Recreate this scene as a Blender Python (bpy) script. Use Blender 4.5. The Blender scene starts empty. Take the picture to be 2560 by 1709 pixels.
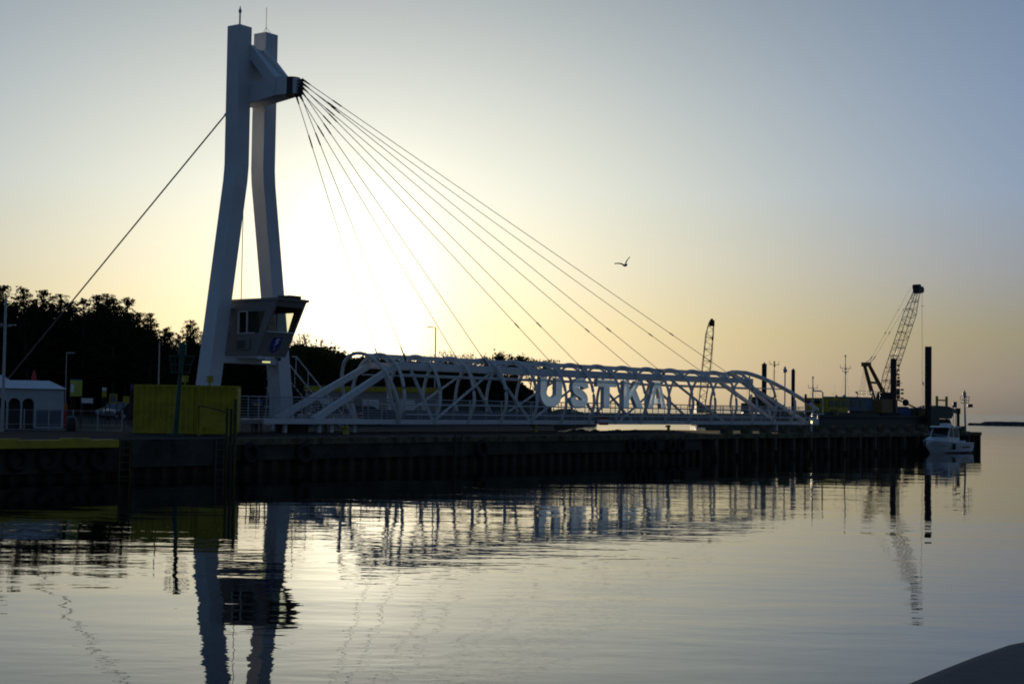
import bpy, math, random
from mathutils import Vector, Matrix
rnd = random.Random(7)
R = math.radians
SC = bpy.context.scene
COL = SC.collection

# ---------------------------------------------------------------- camera, sky, sun, exposure
FPX = 3813.0            # focal length in pixels of the 2560 px wide photograph
PITCH, ROLL, CAMH = R(2.455), R(0.86), 3.0
cp, sp = math.cos(PITCH), math.sin(PITCH)
cr, sr = math.cos(ROLL), math.sin(ROLL)
U_, V_, W_ = Vector((1, 0, 0)), Vector((0, -sp, cp)), Vector((0, cp, sp))
CX, CY = cr * U_ + sr * V_, -sr * U_ + cr * V_
cam = bpy.data.cameras.new('camera'); cam_o = bpy.data.objects.new('camera', cam); COL.objects.link(cam_o)
cam.sensor_width = 36; cam.lens = FPX / 2560 * 36; cam.clip_start = 0.1; cam.clip_end = 60000
cam_o.matrix_world = Matrix(((CX.x, CY.x, -W_.x, 0), (CX.y, CY.y, -W_.y, 0), (CX.z, CY.z, -W_.z, CAMH), (0, 0, 0, 1)))
SC.camera = cam_o

SUN_AZ, SUN_EL = R(-5.9), R(1.9)      # azimuth from +Y towards +X, elevation
SUND = Vector((math.sin(SUN_AZ) * math.cos(SUN_EL), math.cos(SUN_AZ) * math.cos(SUN_EL), math.sin(SUN_EL)))
world = bpy.data.worlds.new('World'); SC.world = world; world.use_nodes = True
nt = world.node_tree; nt.nodes.clear()
def N(tree, typ, **kw):
    n = tree.nodes.new(typ)
    for k, v in kw.items():
        if isinstance(k, str) and hasattr(n, k): setattr(n, k, v)
    return n
def mathn(tree, op, a, b=None, clamp=False):
    n = tree.nodes.new('ShaderNodeMath'); n.operation = op; n.use_clamp = clamp
    for i, s in enumerate((a, b)):
        if s is None: continue
        if isinstance(s, (int, float)): n.inputs[i].default_value = s
        else: tree.links.new(s, n.inputs[i])
    return n.outputs[0]
SKY_STRENGTH = 0.006   # the Nishita sky is only a share of the sky: most of its light is the evening haze below
BACK = 0.57
sky = N(nt, 'ShaderNodeTexSky'); sky.sky_type = 'NISHITA'; sky.sun_disc = False
sky.sun_elevation = SUN_EL; sky.sun_rotation = SUN_AZ; sky.air_density = 1.0; sky.dust_density = 2.0; sky.ozone_density = 1.0
bg = N(nt, 'ShaderNodeBackground'); bg.inputs['Strength'].default_value = SKY_STRENGTH
out = N(nt, 'ShaderNodeOutputWorld')
tc = N(nt, 'ShaderNodeTexCoord')
# evening haze lit by the hidden sun: a broad warm aureole round the sun's direction, and a pale dusty band over the horizon
def glow(center, sh, sv, col, amp):
    sub = N(nt, 'ShaderNodeVectorMath'); sub.operation = 'SUBTRACT'; nt.links.new(tc.outputs['Generated'], sub.inputs[0]); sub.inputs[1].default_value = center
    mul = N(nt, 'ShaderNodeVectorMath'); mul.operation = 'MULTIPLY'; nt.links.new(sub.outputs[0], mul.inputs[0]); mul.inputs[1].default_value = (1 / sh, 1 / sh, 1 / sv)
    dot = N(nt, 'ShaderNodeVectorMath'); dot.operation = 'DOT_PRODUCT'; nt.links.new(mul.outputs[0], dot.inputs[0]); nt.links.new(mul.outputs[0], dot.inputs[1])
    e = mathn(nt, 'EXPONENT', mathn(nt, 'MULTIPLY', dot.outputs['Value'], -0.5))
    b = N(nt, 'ShaderNodeBackground'); b.inputs['Color'].default_value = (*col, 1)
    nt.links.new(mathn(nt, 'MULTIPLY', e, amp), b.inputs['Strength'])
    return b.outputs[0]
# dusk gradient: pale tan over the horizon, grey-blue above, dimmer away from the sunset side
sepd = N(nt, 'ShaderNodeSeparateXYZ'); nt.links.new(tc.outputs['Generated'], sepd.inputs[0])
ramp = N(nt, 'ShaderNodeValToRGB'); cr_e = ramp.color_ramp.elements
STOPS = [(0.000, (0.029, 0.086, 0.114)), (0.020, (0.092, 0.128, 0.138)), (0.050, (0.141, 0.166, 0.134)), (0.090, (0.160, 0.203, 0.283)), (0.140, (0.150, 0.238, 0.405)), (0.200, (0.135, 0.222, 0.392)), (0.270, (0.122, 0.198, 0.335)), (0.36, (.06, .13, .27)), (0.6, (.045, .10, .20)), (1.0, (.035, .08, .15))]
cr_e[0].position = 0; cr_e[0].color = (*STOPS[0][1], 1); cr_e[1].position = 1; cr_e[1].color = (*STOPS[-1][1], 1)
for p_, c_ in STOPS[1:-1]: e_ = cr_e.new(p_); e_.color = (*c_, 1)
nt.links.new(sepd.outputs['Z'], ramp.inputs[0])
dsun = N(nt, 'ShaderNodeVectorMath'); dsun.operation = 'DOT_PRODUCT'; nt.links.new(tc.outputs['Generated'], dsun.inputs[0]); dsun.inputs[1].default_value = (SUND.x, SUND.y, 0)
side = N(nt, 'ShaderNodeMapRange'); side.interpolation_type = 'SMOOTHSTEP'
for k_, v_ in (('From Min', -0.3), ('From Max', 0.9), ('To Min', BACK), ('To Max', 1.0)): side.inputs[k_].default_value = v_
nt.links.new(dsun.outputs['Value'], side.inputs['Value'])
bg2 = N(nt, 'ShaderNodeBackground'); nt.links.new(ramp.outputs[0], bg2.inputs['Color']); nt.links.new(side.outputs[0], bg2.inputs['Strength'])
hs = N(nt, 'ShaderNodeHueSaturation'); hs.inputs['Saturation'].default_value = 0.45; nt.links.new(sky.outputs[0], hs.inputs['Color']); nt.links.new(hs.outputs[0], bg.inputs['Color'])
a0 = N(nt, 'ShaderNodeAddShader'); nt.links.new(bg.outputs[0], a0.inputs[0]); nt.links.new(bg2.outputs[0], a0.inputs[1])
acc = a0.outputs[0]
def up(z): v = Vector((SUND.x, SUND.y, z)); return tuple(v)
GLOWS = [
    (up(0.064), 0.030, 0.044, (1.0, 0.94, 0.74), 1.1),
    (up(0.045), 0.075, 0.065, (0.18, 0.14, 0.06), 1.0),
    (up(0.0), 0.16, 0.030, (0.10, 0.07, 0.0), 1.0),
    (up(0.070), 0.100, 0.110, (0.132, 0.112, 0.169), 1.0),
    (up(0.080), 0.220, 0.130, (0.739, 0.663, 0.271), 1.0),
    (up(0.000), 0.300, 0.050, (0.175, 0.000, 0.000), 1.0),
]
for g in GLOWS:
    ad = N(nt, 'ShaderNodeAddShader'); nt.links.new(acc, ad.inputs[0]); nt.links.new(glow(*g), ad.inputs[1]); acc = ad.outputs[0]
nt.links.new(acc, out.inputs['Surface'])
sl = bpy.data.lights.new('sun', 'SUN'); sl.energy = 2.0; sl.angle = R(0.5); sl.color = (1.0, 0.80, 0.52)
so = bpy.data.objects.new('sun', sl); COL.objects.link(so)
so.rotation_euler = (-SUND).to_track_quat('-Z', 'Y').to_euler(); so.location = (0, 0, 60)
SC.view_settings.view_transform = 'Standard'; SC.view_settings.look = 'None'; SC.view_settings.exposure = 0.0; SC.view_settings.gamma = 1
SC.cycles.max_bounces = 6; SC.cycles.diffuse_bounces = 3; SC.cycles.glossy_bounces = 3; SC.cycles.transparent_max_bounces = 6
SC.cycles.filter_width = 1.9
SC.cycles.use_denoising = True; SC.cycles.denoiser = 'OPENIMAGEDENOISE'; SC.cycles.denoising_input_passes = 'RGB_ALBEDO_NORMAL'

# ---------------------------------------------------------------- helpers
def ray(x, y):
    """world direction of a photograph pixel, scaled so that its Y is 1"""
    dx, dy = x - 1280, 854.5 - y
    d = CX * dx + CY * dy + W_ * FPX
    return d / d.y
def at(x, y, Y):
    """the point seen at pixel (x, y) standing Y metres ahead of the camera"""
    d = ray(x, y); return Vector((d.x * Y, Y, CAMH + d.z * Y))
def onground(x, Y, z): 
    d = ray(x, 1015); return Vector((d.x * Y, Y, z))
def frame(O, ang):
    """local -> world: x along ang, y to its left"""
    c, s = math.cos(ang), math.sin(ang)
    return lambda x, y, z: Vector((O[0] + x * c - y * s, O[1] + x * s + y * c, z))

ORD = ['first', 'second', 'third', 'fourth', 'fifth', 'sixth', 'seventh', 'eighth', 'ninth', 'tenth', 'eleventh', 'twelfth', 'thirteenth', 'fourteenth', 'fifteenth', 'sixteenth', 'seventeenth', 'eighteenth', 'nineteenth', 'twentieth', 'twenty-first', 'twenty-second', 'twenty-third', 'twenty-fourth']
class MB:
    def __init__(s): s.v = []; s.f = []; s.sm = []
    def add(s, vs, fs, smooth=False):
        b = len(s.v); s.v += [tuple(p) for p in vs]
        for f in fs: s.f.append(tuple(b + i for i in f)); s.sm.append(smooth)
        return s
    def box(s, x0, x1, y0, y1, z0, z1, M=None):
        vs = [Vector((x, y, z)) for z in (z0, z1) for y in (y0, y1) for x in (x0, x1)]
        if M is not None: vs = [M @ v for v in vs]
        return s.add(vs, [(0, 2, 3, 1), (4, 5, 7, 6), (0, 1, 5, 4), (2, 6, 7, 3), (0, 4, 6, 2), (1, 3, 7, 5)])
    def cbox(s, c, sx, sy, sz, M=None):
        return s.box(c[0] - sx / 2, c[0] + sx / 2, c[1] - sy / 2, c[1] + sy / 2, c[2] - sz / 2, c[2] + sz / 2, M)
    def tube(s, pts, r, n=8, caps=True, sq=None):
        """round (or w x h rectangular, sq=(w,h)) section swept along a polyline; r may be a list"""
        pts = [Vector(p) for p in pts]
        rs = r if isinstance(r, (list, tuple)) else [r] * len(pts)
        rings = []; up0 = Vector((0, 0, 1))
        for i, p in enumerate(pts):
            a = pts[max(i - 1, 0)]; b = pts[min(i + 1, len(pts) - 1)]
            d = (b - a); d = d.normalized() if d.length > 1e-9 else Vector((0, 0, 1))
            up = up0 if abs(d.dot(up0)) < 0.98 else Vector((0, 1, 0))
            X = d.cross(up).normalized(); Y = X.cross(d).normalized()
            if sq: ring = [p + X * (sx * sq[0] / 2) + Y * (sy * sq[1] / 2) for sx, sy in ((-1, -1), (1, -1), (1, 1), (-1, 1))]
            else: ring = [p + (X * math.cos(t) + Y * math.sin(t)) * rs[i] for t in (2 * math.pi * k / n for k in range(n))]
            rings.append(ring)
        m = len(rings[0]); vs = [v for rg in rings for v in rg]; fs = []
        for i in range(len(rings) - 1):
            for k in range(m): fs.append((i * m + k, i * m + (k + 1) % m, (i + 1) * m + (k + 1) % m, (i + 1) * m + k))
        s.add(vs, fs, smooth=not sq)
        if caps:
            s.add(rings[0], [tuple(range(m))[::-1]]); s.add(rings[-1], [tuple(range(m))])
        return s
    def bar(s, a, b, w, h): return s.tube([a, b], 0, sq=(w, h))
    def cyl(s, x, y, z0, z1, r0, r1=None, n=12): return s.tube([(x, y, z0), (x, y, z1)], [r0, r0 if r1 is None else r1], n)
    def ball(s, c, r, n=8, m=6, sc=(1, 1, 1)):
        vs = []; fs = []
        for i in range(m + 1):
            ph = math.pi * i / m
            for k in range(n):
                t = 2 * math.pi * k / n
                vs.append((c[0] + r * sc[0] * math.sin(ph) * math.cos(t), c[1] + r * sc[1] * math.sin(ph) * math.sin(t), c[2] + r * sc[2] * math.cos(ph)))
        for i in range(m):
            for k in range(n): fs.append((i * n + k, (i + 1) * n + k, (i + 1) * n + (k + 1) % n, i * n + (k + 1) % n))
        return s.add(vs, fs, True)
    def prism(s, poly, axis, a, b, M=None):
        """2D polygon extruded along axis ('x','y','z') from a to b"""
        def P(u, v, w): return Vector({'x': (w, u, v), 'y': (u, w, v), 'z': (u, v, w)}[axis])
        n = len(poly); vs = [P(u, v, a) for u, v in poly] + [P(u, v, b) for u, v in poly]
        if M is not None: vs = [M @ v for v in vs]
        fs = [tuple(range(n))[::-1], tuple(range(n, 2 * n))] + [(i, (i + 1) % n, n + (i + 1) % n, n + i) for i in range(n)]
        return s.add(vs, fs)
    def build(s, name, mat, parent=None):
        me = bpy.data.meshes.new(name); me.from_pydata(s.v, [], s.f); me.update()
        me.polygons.foreach_set('use_smooth', s.sm)
        if mat: me.materials.append(mat)
        o = bpy.data.objects.new(name, me); COL.objects.link(o)
        if parent: o.parent = parent
        return o

def tag(o, label=None, cat=None, group=None, kind=None):
    if label: o['label'] = label
    if cat: o['category'] = cat
    if group: o['group'] = group
    if kind: o['kind'] = kind
    return o
def empty(name, loc, rz, label, cat, group=None):
    o = bpy.data.objects.new(name, None); COL.objects.link(o); o.location = loc; o.rotation_euler = (0, 0, rz)
    o.empty_display_size = 0.3
    return tag(o, label, cat, group)
def copy_tree(o, parent=None, kids=None):
    kids = kids if kids is not None else {}
    c = o.copy(); COL.objects.link(c)
    if parent: c.parent = parent
    for ch in CH.get(o.name, []): copy_tree(ch, c)
    return c
CH = {}
def reg(o):
    if o.parent: CH.setdefault(o.parent.name, []).append(o)
    return o

def mat(name, col, rough=0.6, metal=0.0, var=0.12, scale=3.0, bump=0.0, bscale=20.0, col2=None, spec=None):
    m = bpy.data.materials.new(name); m.use_nodes = True; t = m.node_tree; b = t.nodes['Principled BSDF']
    b.inputs['Roughness'].default_value = rough; b.inputs['Metallic'].default_value = metal
    if spec is not None: b.inputs['Specular IOR Level'].default_value = spec
    tcn = t.nodes.new('ShaderNodeTexCoord')
    nz = t.nodes.new('ShaderNodeTexNoise'); nz.inputs['Scale'].default_value = scale; nz.inputs['Detail'].default_value = 6; nz.inputs['Roughness'].default_value = 0.65
    t.links.new(tcn.outputs['Object'], nz.inputs['Vector'])
    rp = t.nodes.new('ShaderNodeValToRGB'); rp.color_ramp.elements[0].position = 0.3; rp.color_ramp.elements[1].position = 0.7
    lo = col2 if col2 else tuple(max(0, c * (1 - var * 1.5)) for c in col); hi = tuple(min(1, c * (1 + var)) for c in col)
    rp.color_ramp.elements[0].color = (*lo, 1); rp.color_ramp.elements[1].color = (*hi, 1)
    t.links.new(nz.outputs['Fac'], rp.inputs[0]); t.links.new(rp.outputs[0], b.inputs['Base Color'])
    if bump:
        n2 = t.nodes.new('ShaderNodeTexNoise'); n2.inputs['Scale'].default_value = bscale; n2.inputs['Detail'].default_value = 5
        t.links.new(tcn.outputs['Object'], n2.inputs['Vector'])
        bp = t.nodes.new('ShaderNodeBump'); bp.inputs['Strength'].default_value = 1; bp.inputs['Distance'].default_value = bump
        t.links.new(n2.outputs['Fac'], bp.inputs['Height']); t.links.new(bp.outputs[0], b.inputs['Normal'])
    return m
M_ = {}
def defm(k, *a, **kw): M_[k] = mat(k, *a, **kw)
defm('white_paint', (0.70, 0.71, 0.72), 0.45, var=0.07, scale=1.2)
defm('pylon_paint', (0.68, 0.70, 0.73), 0.5, var=0.08, scale=0.5)
defm('cabin_panel', (0.27, 0.24, 0.225), 0.55, var=0.08, scale=1.0)
defm('dark_steel', (0.035, 0.033, 0.035), 0.5, 0.3, var=0.3)
defm('cable_steel', (0.16, 0.15, 0.14), 0.6, 0.2)
defm('backstay_steel', (0.17, 0.16, 0.155), 0.6)
defm('galvanised', (0.45, 0.46, 0.47), 0.45, 0.5)
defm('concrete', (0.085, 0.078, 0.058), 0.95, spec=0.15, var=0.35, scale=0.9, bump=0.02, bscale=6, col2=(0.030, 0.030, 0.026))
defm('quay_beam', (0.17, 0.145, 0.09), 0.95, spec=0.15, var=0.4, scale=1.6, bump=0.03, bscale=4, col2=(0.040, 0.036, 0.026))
defm('rust_piling', (0.060, 0.034, 0.020), 0.85, var=0.5, scale=1.2, col2=(0.014, 0.011, 0.008))
defm('rib_steel', (0.11, 0.085, 0.055), 0.8, var=0.4, scale=2)
defm('rubber', (0.02, 0.02, 0.02), 0.85, var=0.2)
defm('asphalt', (0.030, 0.030, 0.029), 0.95, spec=0.08, var=0.25, scale=0.6, bump=0.01, bscale=8)
defm('grass_ground', (0.05, 0.06, 0.03), 0.95, var=0.4, scale=0.4)
defm('yellow_paint', (0.46, 0.37, 0.010), 0.55, var=0.18, scale=1.6, col2=(0.30, 0.23, 0.008))
defm('yellow_bright', (0.40, 0.33, 0.015), 0.5, var=0.1)
defm('yellow_dim', (0.10, 0.082, 0.01), 0.7, var=0.3)
defm('ladder_grey', (0.12, 0.12, 0.10), 0.8, var=0.3)
defm('green_paint', (0.025, 0.09, 0.065), 0.5, var=0.2)
defm('hull_green', (0.016, 0.036, 0.022), 0.6, var=0.3, scale=0.6)
defm('blue_paint', (0.03, 0.06, 0.20), 0.6, var=0.25, scale=0.7)
defm('grey_container', (0.10, 0.13, 0.17), 0.6, var=0.25, scale=0.7)
defm('brown_paint', (0.24, 0.15, 0.05), 0.6, var=0.25)
defm('spud_steel', (0.035, 0.028, 0.028), 0.7, var=0.4, scale=0.8)
defm('red_paint', (0.42, 0.03, 0.025), 0.5, var=0.1)
defm('shop_white', (0.50, 0.53, 0.56), 0.6, var=0.08)
defm('roof_sheet', (0.62, 0.64, 0.68), 0.4, var=0.06)
defm('shield_blue', (0.02, 0.05, 0.35), 0.5, var=0.05)
defm('gold', (0.55, 0.40, 0.05), 0.5, var=0.1)
defm('sign_white', (0.75, 0.76, 0.78), 0.5, var=0.05)
defm('sign_lime', (0.38, 0.46, 0.06), 0.5, var=0.08)
defm('orange_paint', (0.60, 0.16, 0.02), 0.5, var=0.1)
defm('bark', (0.055, 0.04, 0.03), 0.95, var=0.4, scale=5)
defm('gelcoat', (0.72, 0.75, 0.78), 0.25, var=0.03)
defm('car_dark', (0.03, 0.035, 0.05), 0.2, 0.2, var=0.05)
defm('car_silver', (0.35, 0.37, 0.40), 0.25, 0.5, var=0.05)
defm('car_red', (0.30, 0.02, 0.02), 0.25, 0.1, var=0.05)
defm('feather', (0.42, 0.42, 0.42), 0.8, var=0.2)
defm('stone', (0.06, 0.06, 0.058), 0.95, var=0.4, scale=0.8, bump=0.05, bscale=2)
defm('kerb_stone', (0.035, 0.035, 0.036), 0.7, var=0.5, scale=3.0, bump=0.006, bscale=18)
defm('interior', (0.10, 0.11, 0.10), 0.9)
def leafmat(name, c1, c2, trans=0.35):
    m = bpy.data.materials.new(name); m.use_nodes = True; t = m.node_tree; t.nodes.clear()
    o = t.nodes.new('ShaderNodeOutputMaterial'); d = t.nodes.new('ShaderNodeBsdfDiffuse'); tr = t.nodes.new('ShaderNodeBsdfTranslucent'); mx = t.nodes.new('ShaderNodeMixShader')
    nz = t.nodes.new('ShaderNodeTexNoise'); nz.inputs['Scale'].default_value = 0.9; tcn = t.nodes.new('ShaderNodeTexCoord'); t.links.new(tcn.outputs['Object'], nz.inputs['Vector'])
    rp = t.nodes.new('ShaderNodeValToRGB'); rp.color_ramp.elements[0].position = 0.35; rp.color_ramp.elements[1].position = 0.65
    rp.color_ramp.elements[0].color = (*c1, 1); rp.color_ramp.elements[1].color = (*c2, 1); t.links.new(nz.outputs['Fac'], rp.inputs[0])
    t.links.new(rp.outputs[0], d.inputs[0]); t.links.new(rp.outputs[0], tr.inputs[0]); mx.inputs[0].default_value = trans
    t.links.new(d.outputs[0], mx.inputs[1]); t.links.new(tr.outputs[0], mx.inputs[2]); t.links.new(mx.outputs[0], o.inputs[0]); return m
M_['pine_needles'] = leafmat('pine_needles', (0.018, 0.028, 0.012), (0.04, 0.055, 0.02), 0.15)
M_['spring_leaves'] = leafmat('spring_leaves', (0.035, 0.05, 0.015), (0.085, 0.10, 0.03), 0.45)
def glassmat(name, tint, rough=0.02):
    m = bpy.data.materials.new(name); m.use_nodes = True; t = m.node_tree; t.nodes.clear()
    o = t.nodes.new('ShaderNodeOutputMaterial'); g = t.nodes.new('ShaderNodeBsdfGlossy'); g.inputs['Roughness'].default_value = rough
    tr = t.nodes.new('ShaderNodeBsdfTransparent'); tr.inputs[0].default_value = (*tint, 1); fr = t.nodes.new('ShaderNodeFresnel'); fr.inputs[0].default_value = 1.5; mx = t.nodes.new('ShaderNodeMixShader')
    t.links.new(fr.outputs[0], mx.inputs[0]); t.links.new(tr.outputs[0], mx.inputs[1]); t.links.new(g.outputs[0], mx.inputs[2]); t.links.new(mx.outputs[0], o.inputs[0]); return m
M_['glass'] = glassmat('glass', (0.75, 0.78, 0.72))
M_['dark_glass'] = mat('dark_glass', (0.02, 0.025, 0.03), 0.08, var=0.02)
def emit(name, col, st):
    m = bpy.data.materials.new(name); m.use_nodes = True; b = m.node_tree.nodes['Principled BSDF']
    b.inputs['Emission Color'].default_value = (*col, 1); b.inputs['Emission Strength'].default_value = st; b.inputs['Base Color'].default_value = (*col, 1); return m
M_['lit_lamp'] = emit('lit_lamp', (0.85, 0.85, 0.35), 0.8)
# letters: acrylic faces through which the sunset light comes
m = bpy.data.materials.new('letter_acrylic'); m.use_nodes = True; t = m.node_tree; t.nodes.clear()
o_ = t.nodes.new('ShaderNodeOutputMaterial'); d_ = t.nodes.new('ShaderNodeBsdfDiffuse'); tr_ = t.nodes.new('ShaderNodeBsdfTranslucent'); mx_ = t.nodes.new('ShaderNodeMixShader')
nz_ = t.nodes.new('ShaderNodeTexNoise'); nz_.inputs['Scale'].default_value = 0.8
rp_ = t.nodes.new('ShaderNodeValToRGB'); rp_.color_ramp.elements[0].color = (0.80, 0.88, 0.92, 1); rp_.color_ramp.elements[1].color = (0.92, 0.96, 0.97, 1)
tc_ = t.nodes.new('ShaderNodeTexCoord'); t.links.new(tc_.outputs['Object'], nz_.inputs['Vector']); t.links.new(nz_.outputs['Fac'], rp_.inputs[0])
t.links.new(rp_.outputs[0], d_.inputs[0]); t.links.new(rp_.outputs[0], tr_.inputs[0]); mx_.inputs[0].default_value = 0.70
em_ = t.nodes.new('ShaderNodeEmission'); em_.inputs[0].default_value = (0.66, 0.86, 1.0, 1); em_.inputs[1].default_value = 0.085; ad_ = t.nodes.new('ShaderNodeAddShader')   # faint bluish emission added to brighten the faces
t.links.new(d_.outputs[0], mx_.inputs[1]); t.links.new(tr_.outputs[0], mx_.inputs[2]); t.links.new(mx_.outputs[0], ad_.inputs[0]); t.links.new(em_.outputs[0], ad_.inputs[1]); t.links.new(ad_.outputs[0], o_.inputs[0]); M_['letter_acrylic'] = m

# ---------------------------------------------------------------- water
def water_mat():
    m = bpy.data.materials.new('harbour_water'); m.use_nodes = True; t = m.node_tree; b = t.nodes['Principled BSDF']
    b.inputs['Base Color'].default_value = (0.004, 0.006, 0.006, 1); b.inputs['Roughness'].default_value = 0.015; b.inputs['IOR'].default_value = 1.333
    g = t.nodes.new('ShaderNodeNewGeometry')
    # the open water beyond the pier is ruffled by ripples too small to model
    sy = t.nodes.new('ShaderNodeSeparateXYZ'); t.links.new(g.outputs['Position'], sy.inputs[0])
    rr = t.nodes.new('ShaderNodeMapRange')
    for k_, v_ in (('From Min', 120), ('From Max', 260), ('To Min', 0.015), ('To Max', 0.14)): rr.inputs[k_].default_value = v_
    t.links.new(sy.outputs['Y'], rr.inputs['Value']); t.links.new(rr.outputs[0], b.inputs['Roughness'])
    def noise(scx, scy, rot, detail, amp, rough=0.5, off=0.0):
        mp = t.nodes.new('ShaderNodeMapping'); mp.inputs['Rotation'].default_value = (0, 0, rot); mp.inputs['Scale'].default_value = (scx, scy, 1); mp.inputs['Location'].default_value = (off, off * 0.7, 0)
        t.links.new(g.outputs['Position'], mp.inputs['Vector'])
        n = t.nodes.new('ShaderNodeTexNoise'); n.noise_dimensions = '2D'; n.inputs['Scale'].default_value = 1; n.inputs['Detail'].default_value = detail; n.inputs['Roughness'].default_value = rough
        t.links.new(mp.outputs[0], n.inputs['Vector'])
        return mathn(t, 'MULTIPLY', n.outputs['Fac'], amp)
    h = None
    for a in WAVES:
        x = noise(*a); h = x if h is None else mathn(t, 'ADD', h, x)
    # ruffled patches: the fine ripples come and go
    mp = t.nodes.new('ShaderNodeMapping'); mp.inputs['Scale'].default_value = (0.03, 0.10, 1); mp.inputs['Rotation'].default_value = (0, 0, 0.15); t.links.new(g.outputs['Position'], mp.inputs['Vector'])
    pn = t.nodes.new('ShaderNodeTexNoise'); pn.noise_dimensions = '2D'; pn.inputs['Scale'].default_value = 1; pn.inputs['Detail'].default_value = 3; t.links.new(mp.outputs[0], pn.inputs['Vector'])
    mr = t.nodes.new('ShaderNodeMapRange'); mr.inputs['From Min'].default_value = 0.42; mr.inputs['From Max'].default_value = 0.62; mr.inputs['To Min'].default_value = 0.25; mr.inputs['To Max'].default_value = 1.0
    t.links.new(pn.outputs['Fac'], mr.inputs['Value'])
    f = None
    for a in FINE:
        x = noise(*a); f = x if f is None else mathn(t, 'ADD', f, x)
    h = mathn(t, 'ADD', h, mathn(t, 'MULTIPLY', f, mr.outputs[0]))
    bp = t.nodes.new('ShaderNodeBump'); bp.inputs['Strength'].default_value = 1; bp.inputs['Distance'].default_value = 1.0
    t.links.new(h, bp.inputs['Height']); t.links.new(bp.outputs[0], b.inputs['Normal'])
    return m
#        freq x, freq y (per metre), rotation, detail, height (m)
WAVES = [(0.02, 0.065, 0.16, 0, 0.05, 0.5, 11.0), (0.045, 0.15, 0.12, 1, 0.022), (0.22, 0.50, -0.10, 2, 0.0105, 0.5, 3.1)]
FINE = [(1.1, 2.2, 0.18, 2, 0.0032, 0.5, 7.7), (2.2, 4.6, -0.25, 2, 0.0009, 0.5, 1.3)]
# one sheet, finer near the camera
xs = [-30000, -6000, -1200, -300, -100, 0, 100, 300, 1200, 6000, 30000]; ys = [-400, -20, 0, 40, 100, 200, 500, 1500, 6000, 40000]
mb = MB(); mb.add([(x, y, 0) for y in ys for x in xs], [(j * len(xs) + i, j * len(xs) + i + 1, (j + 1) * len(xs) + i + 1, (j + 1) * len(xs) + i) for j in range(len(ys) - 1) for i in range(len(xs) - 1)])
tag(mb.build('water', water_mat()), 'calm harbour water mirroring the evening sky', kind='structure')

# ---------------------------------------------------------------- land and quay
GZ = 1.52                                   # quay level above the water
QA = R(51.15); QO = (-11.66, 65.0)            # quay line: origin and direction; local x along it, local y inland
Q = frame(QO, QA)
def q_at(xpix, eta):
    """distance along the quay of the point at offset eta inland seen in pixel column xpix"""
    t_ = ray(xpix, 1015).x; c, s = math.cos(QA), math.sin(QA)
    X0_, Y0_ = QO[0] - eta * s, QO[1] + eta * c
    return (t_ * Y0_ - X0_) / (c - t_ * s)
XE = 81.7
land = [Q(-130, 0.6, 0), Q(XE - .6, 0.6, 0), Q(XE - .6, 8.4, 0), Q(54, 9.0, 0), Q(52, 12.7, 0), Q(49.2, 12.7, 0), Q(33.7, 8.3, 0), Vector((3.1, 110, 0)), Vector((4.2, 150, 0)), Vector((6.0, 210, 0)), Vector((15.8, 280, 0)), Vector((14, 340, 0)), Vector((-20, 380, 0)), Vector((-260, 420, 0)), Vector((-320, 60, 0))]
n = len(land); top = [(p.x, p.y, GZ) for p in land]; bot = [(p.x, p.y, -2.5) for p in land]
mb = MB(); mb.add(top + bot, [tuple(range(n))] + [(i, n + i, n + (i + 1) % n, (i + 1) % n) for i in range(n)])
tag(mb.build('ground', M_['asphalt']), 'dark paved harbour ground behind the quay edge', kind='structure')

qw = empty('quay_wall', Q(0, 0, 0), QA, 'long weathered concrete quay wall with rusty sheet piling at the waterline', 'quay wall')
def qpart(name, mb_, m): return mb_.build(name, m, qw)
mb = MB()
x = q_at(545, 0)
xx = x
segs = []
while xx < XE:
    L = min(5.93, XE - xx - 0.02); segs.append((xx, xx + L)); xx += 5.97
for (a, b) in segs:                          # cap beam in bays with joints
    j = rnd.uniform(-0.012, 0.012)
    mb.box(a, b, -0.10 + j, 0.595, GZ - 0.28 + j, GZ + 0.006)
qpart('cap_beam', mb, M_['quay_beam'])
mb = MB()
for (a, b) in segs:
    for k in range(5):
        c = a + 0.6 + k * 1.2
        if c < b and c < q_at(1500, 0): mb.tube([Q(c, -0.13, GZ - 0.13) - Q(0, 0, 0), Q(c, -0.06, GZ - 0.13) - Q(0, 0, 0)], 0.035, 8)
# bolts were built in world axes; turn them into the wall's own axes
inv = Matrix.Rotation(-QA, 4, 'Z'); mb.v = [tuple(inv @ Vector(v)) for v in mb.v]
qpart('bolt_holes', mb, M_['dark_steel'])['label'] = 'row of dark bolt recesses along the cap beam'
mb = MB(); mb.box(x, q_at(1755, 0), 0.02, 0.61, 0.57, GZ - 0.282)
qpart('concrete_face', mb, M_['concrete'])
def piling(mb_, a, b, y, z0, z1, pitch=0.8, d=0.22):
    px_ = a; prof = []
    while px_ < b:
        prof += [(px_, y), (px_ + pitch * .35, y), (px_ + pitch * .5, y + d), (px_ + pitch * .85, y + d)]; px_ += pitch
    vs = [(u, v, z) for u, v in prof for z in (z0, z1)]
    mb_.add(vs, [(2 * i, 2 * i + 2, 2 * i + 3, 2 * i + 1) for i in range(len(prof) - 1)])
mb = MB(); piling(mb, x, q_at(1755, 0), 0.10, -2.0, 0.60); qpart('sheet_piling', mb, M_['rust_piling'])
mb = MB(); piling(mb, q_at(1755, 0), XE, 0.16, -2.0, GZ - 0.25, 1.0, 0.3); qpart('sheet_piling', mb, M_['rust_piling'])
mb = MB(); mb.box(XE - 0.3, XE, 0, 8.6, -2, GZ + 0.004); mb.box(56, XE - .31, 8.42, 8.7, -2, GZ + 0.004); qpart('end_wall', mb, M_['rust_piling'])
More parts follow.
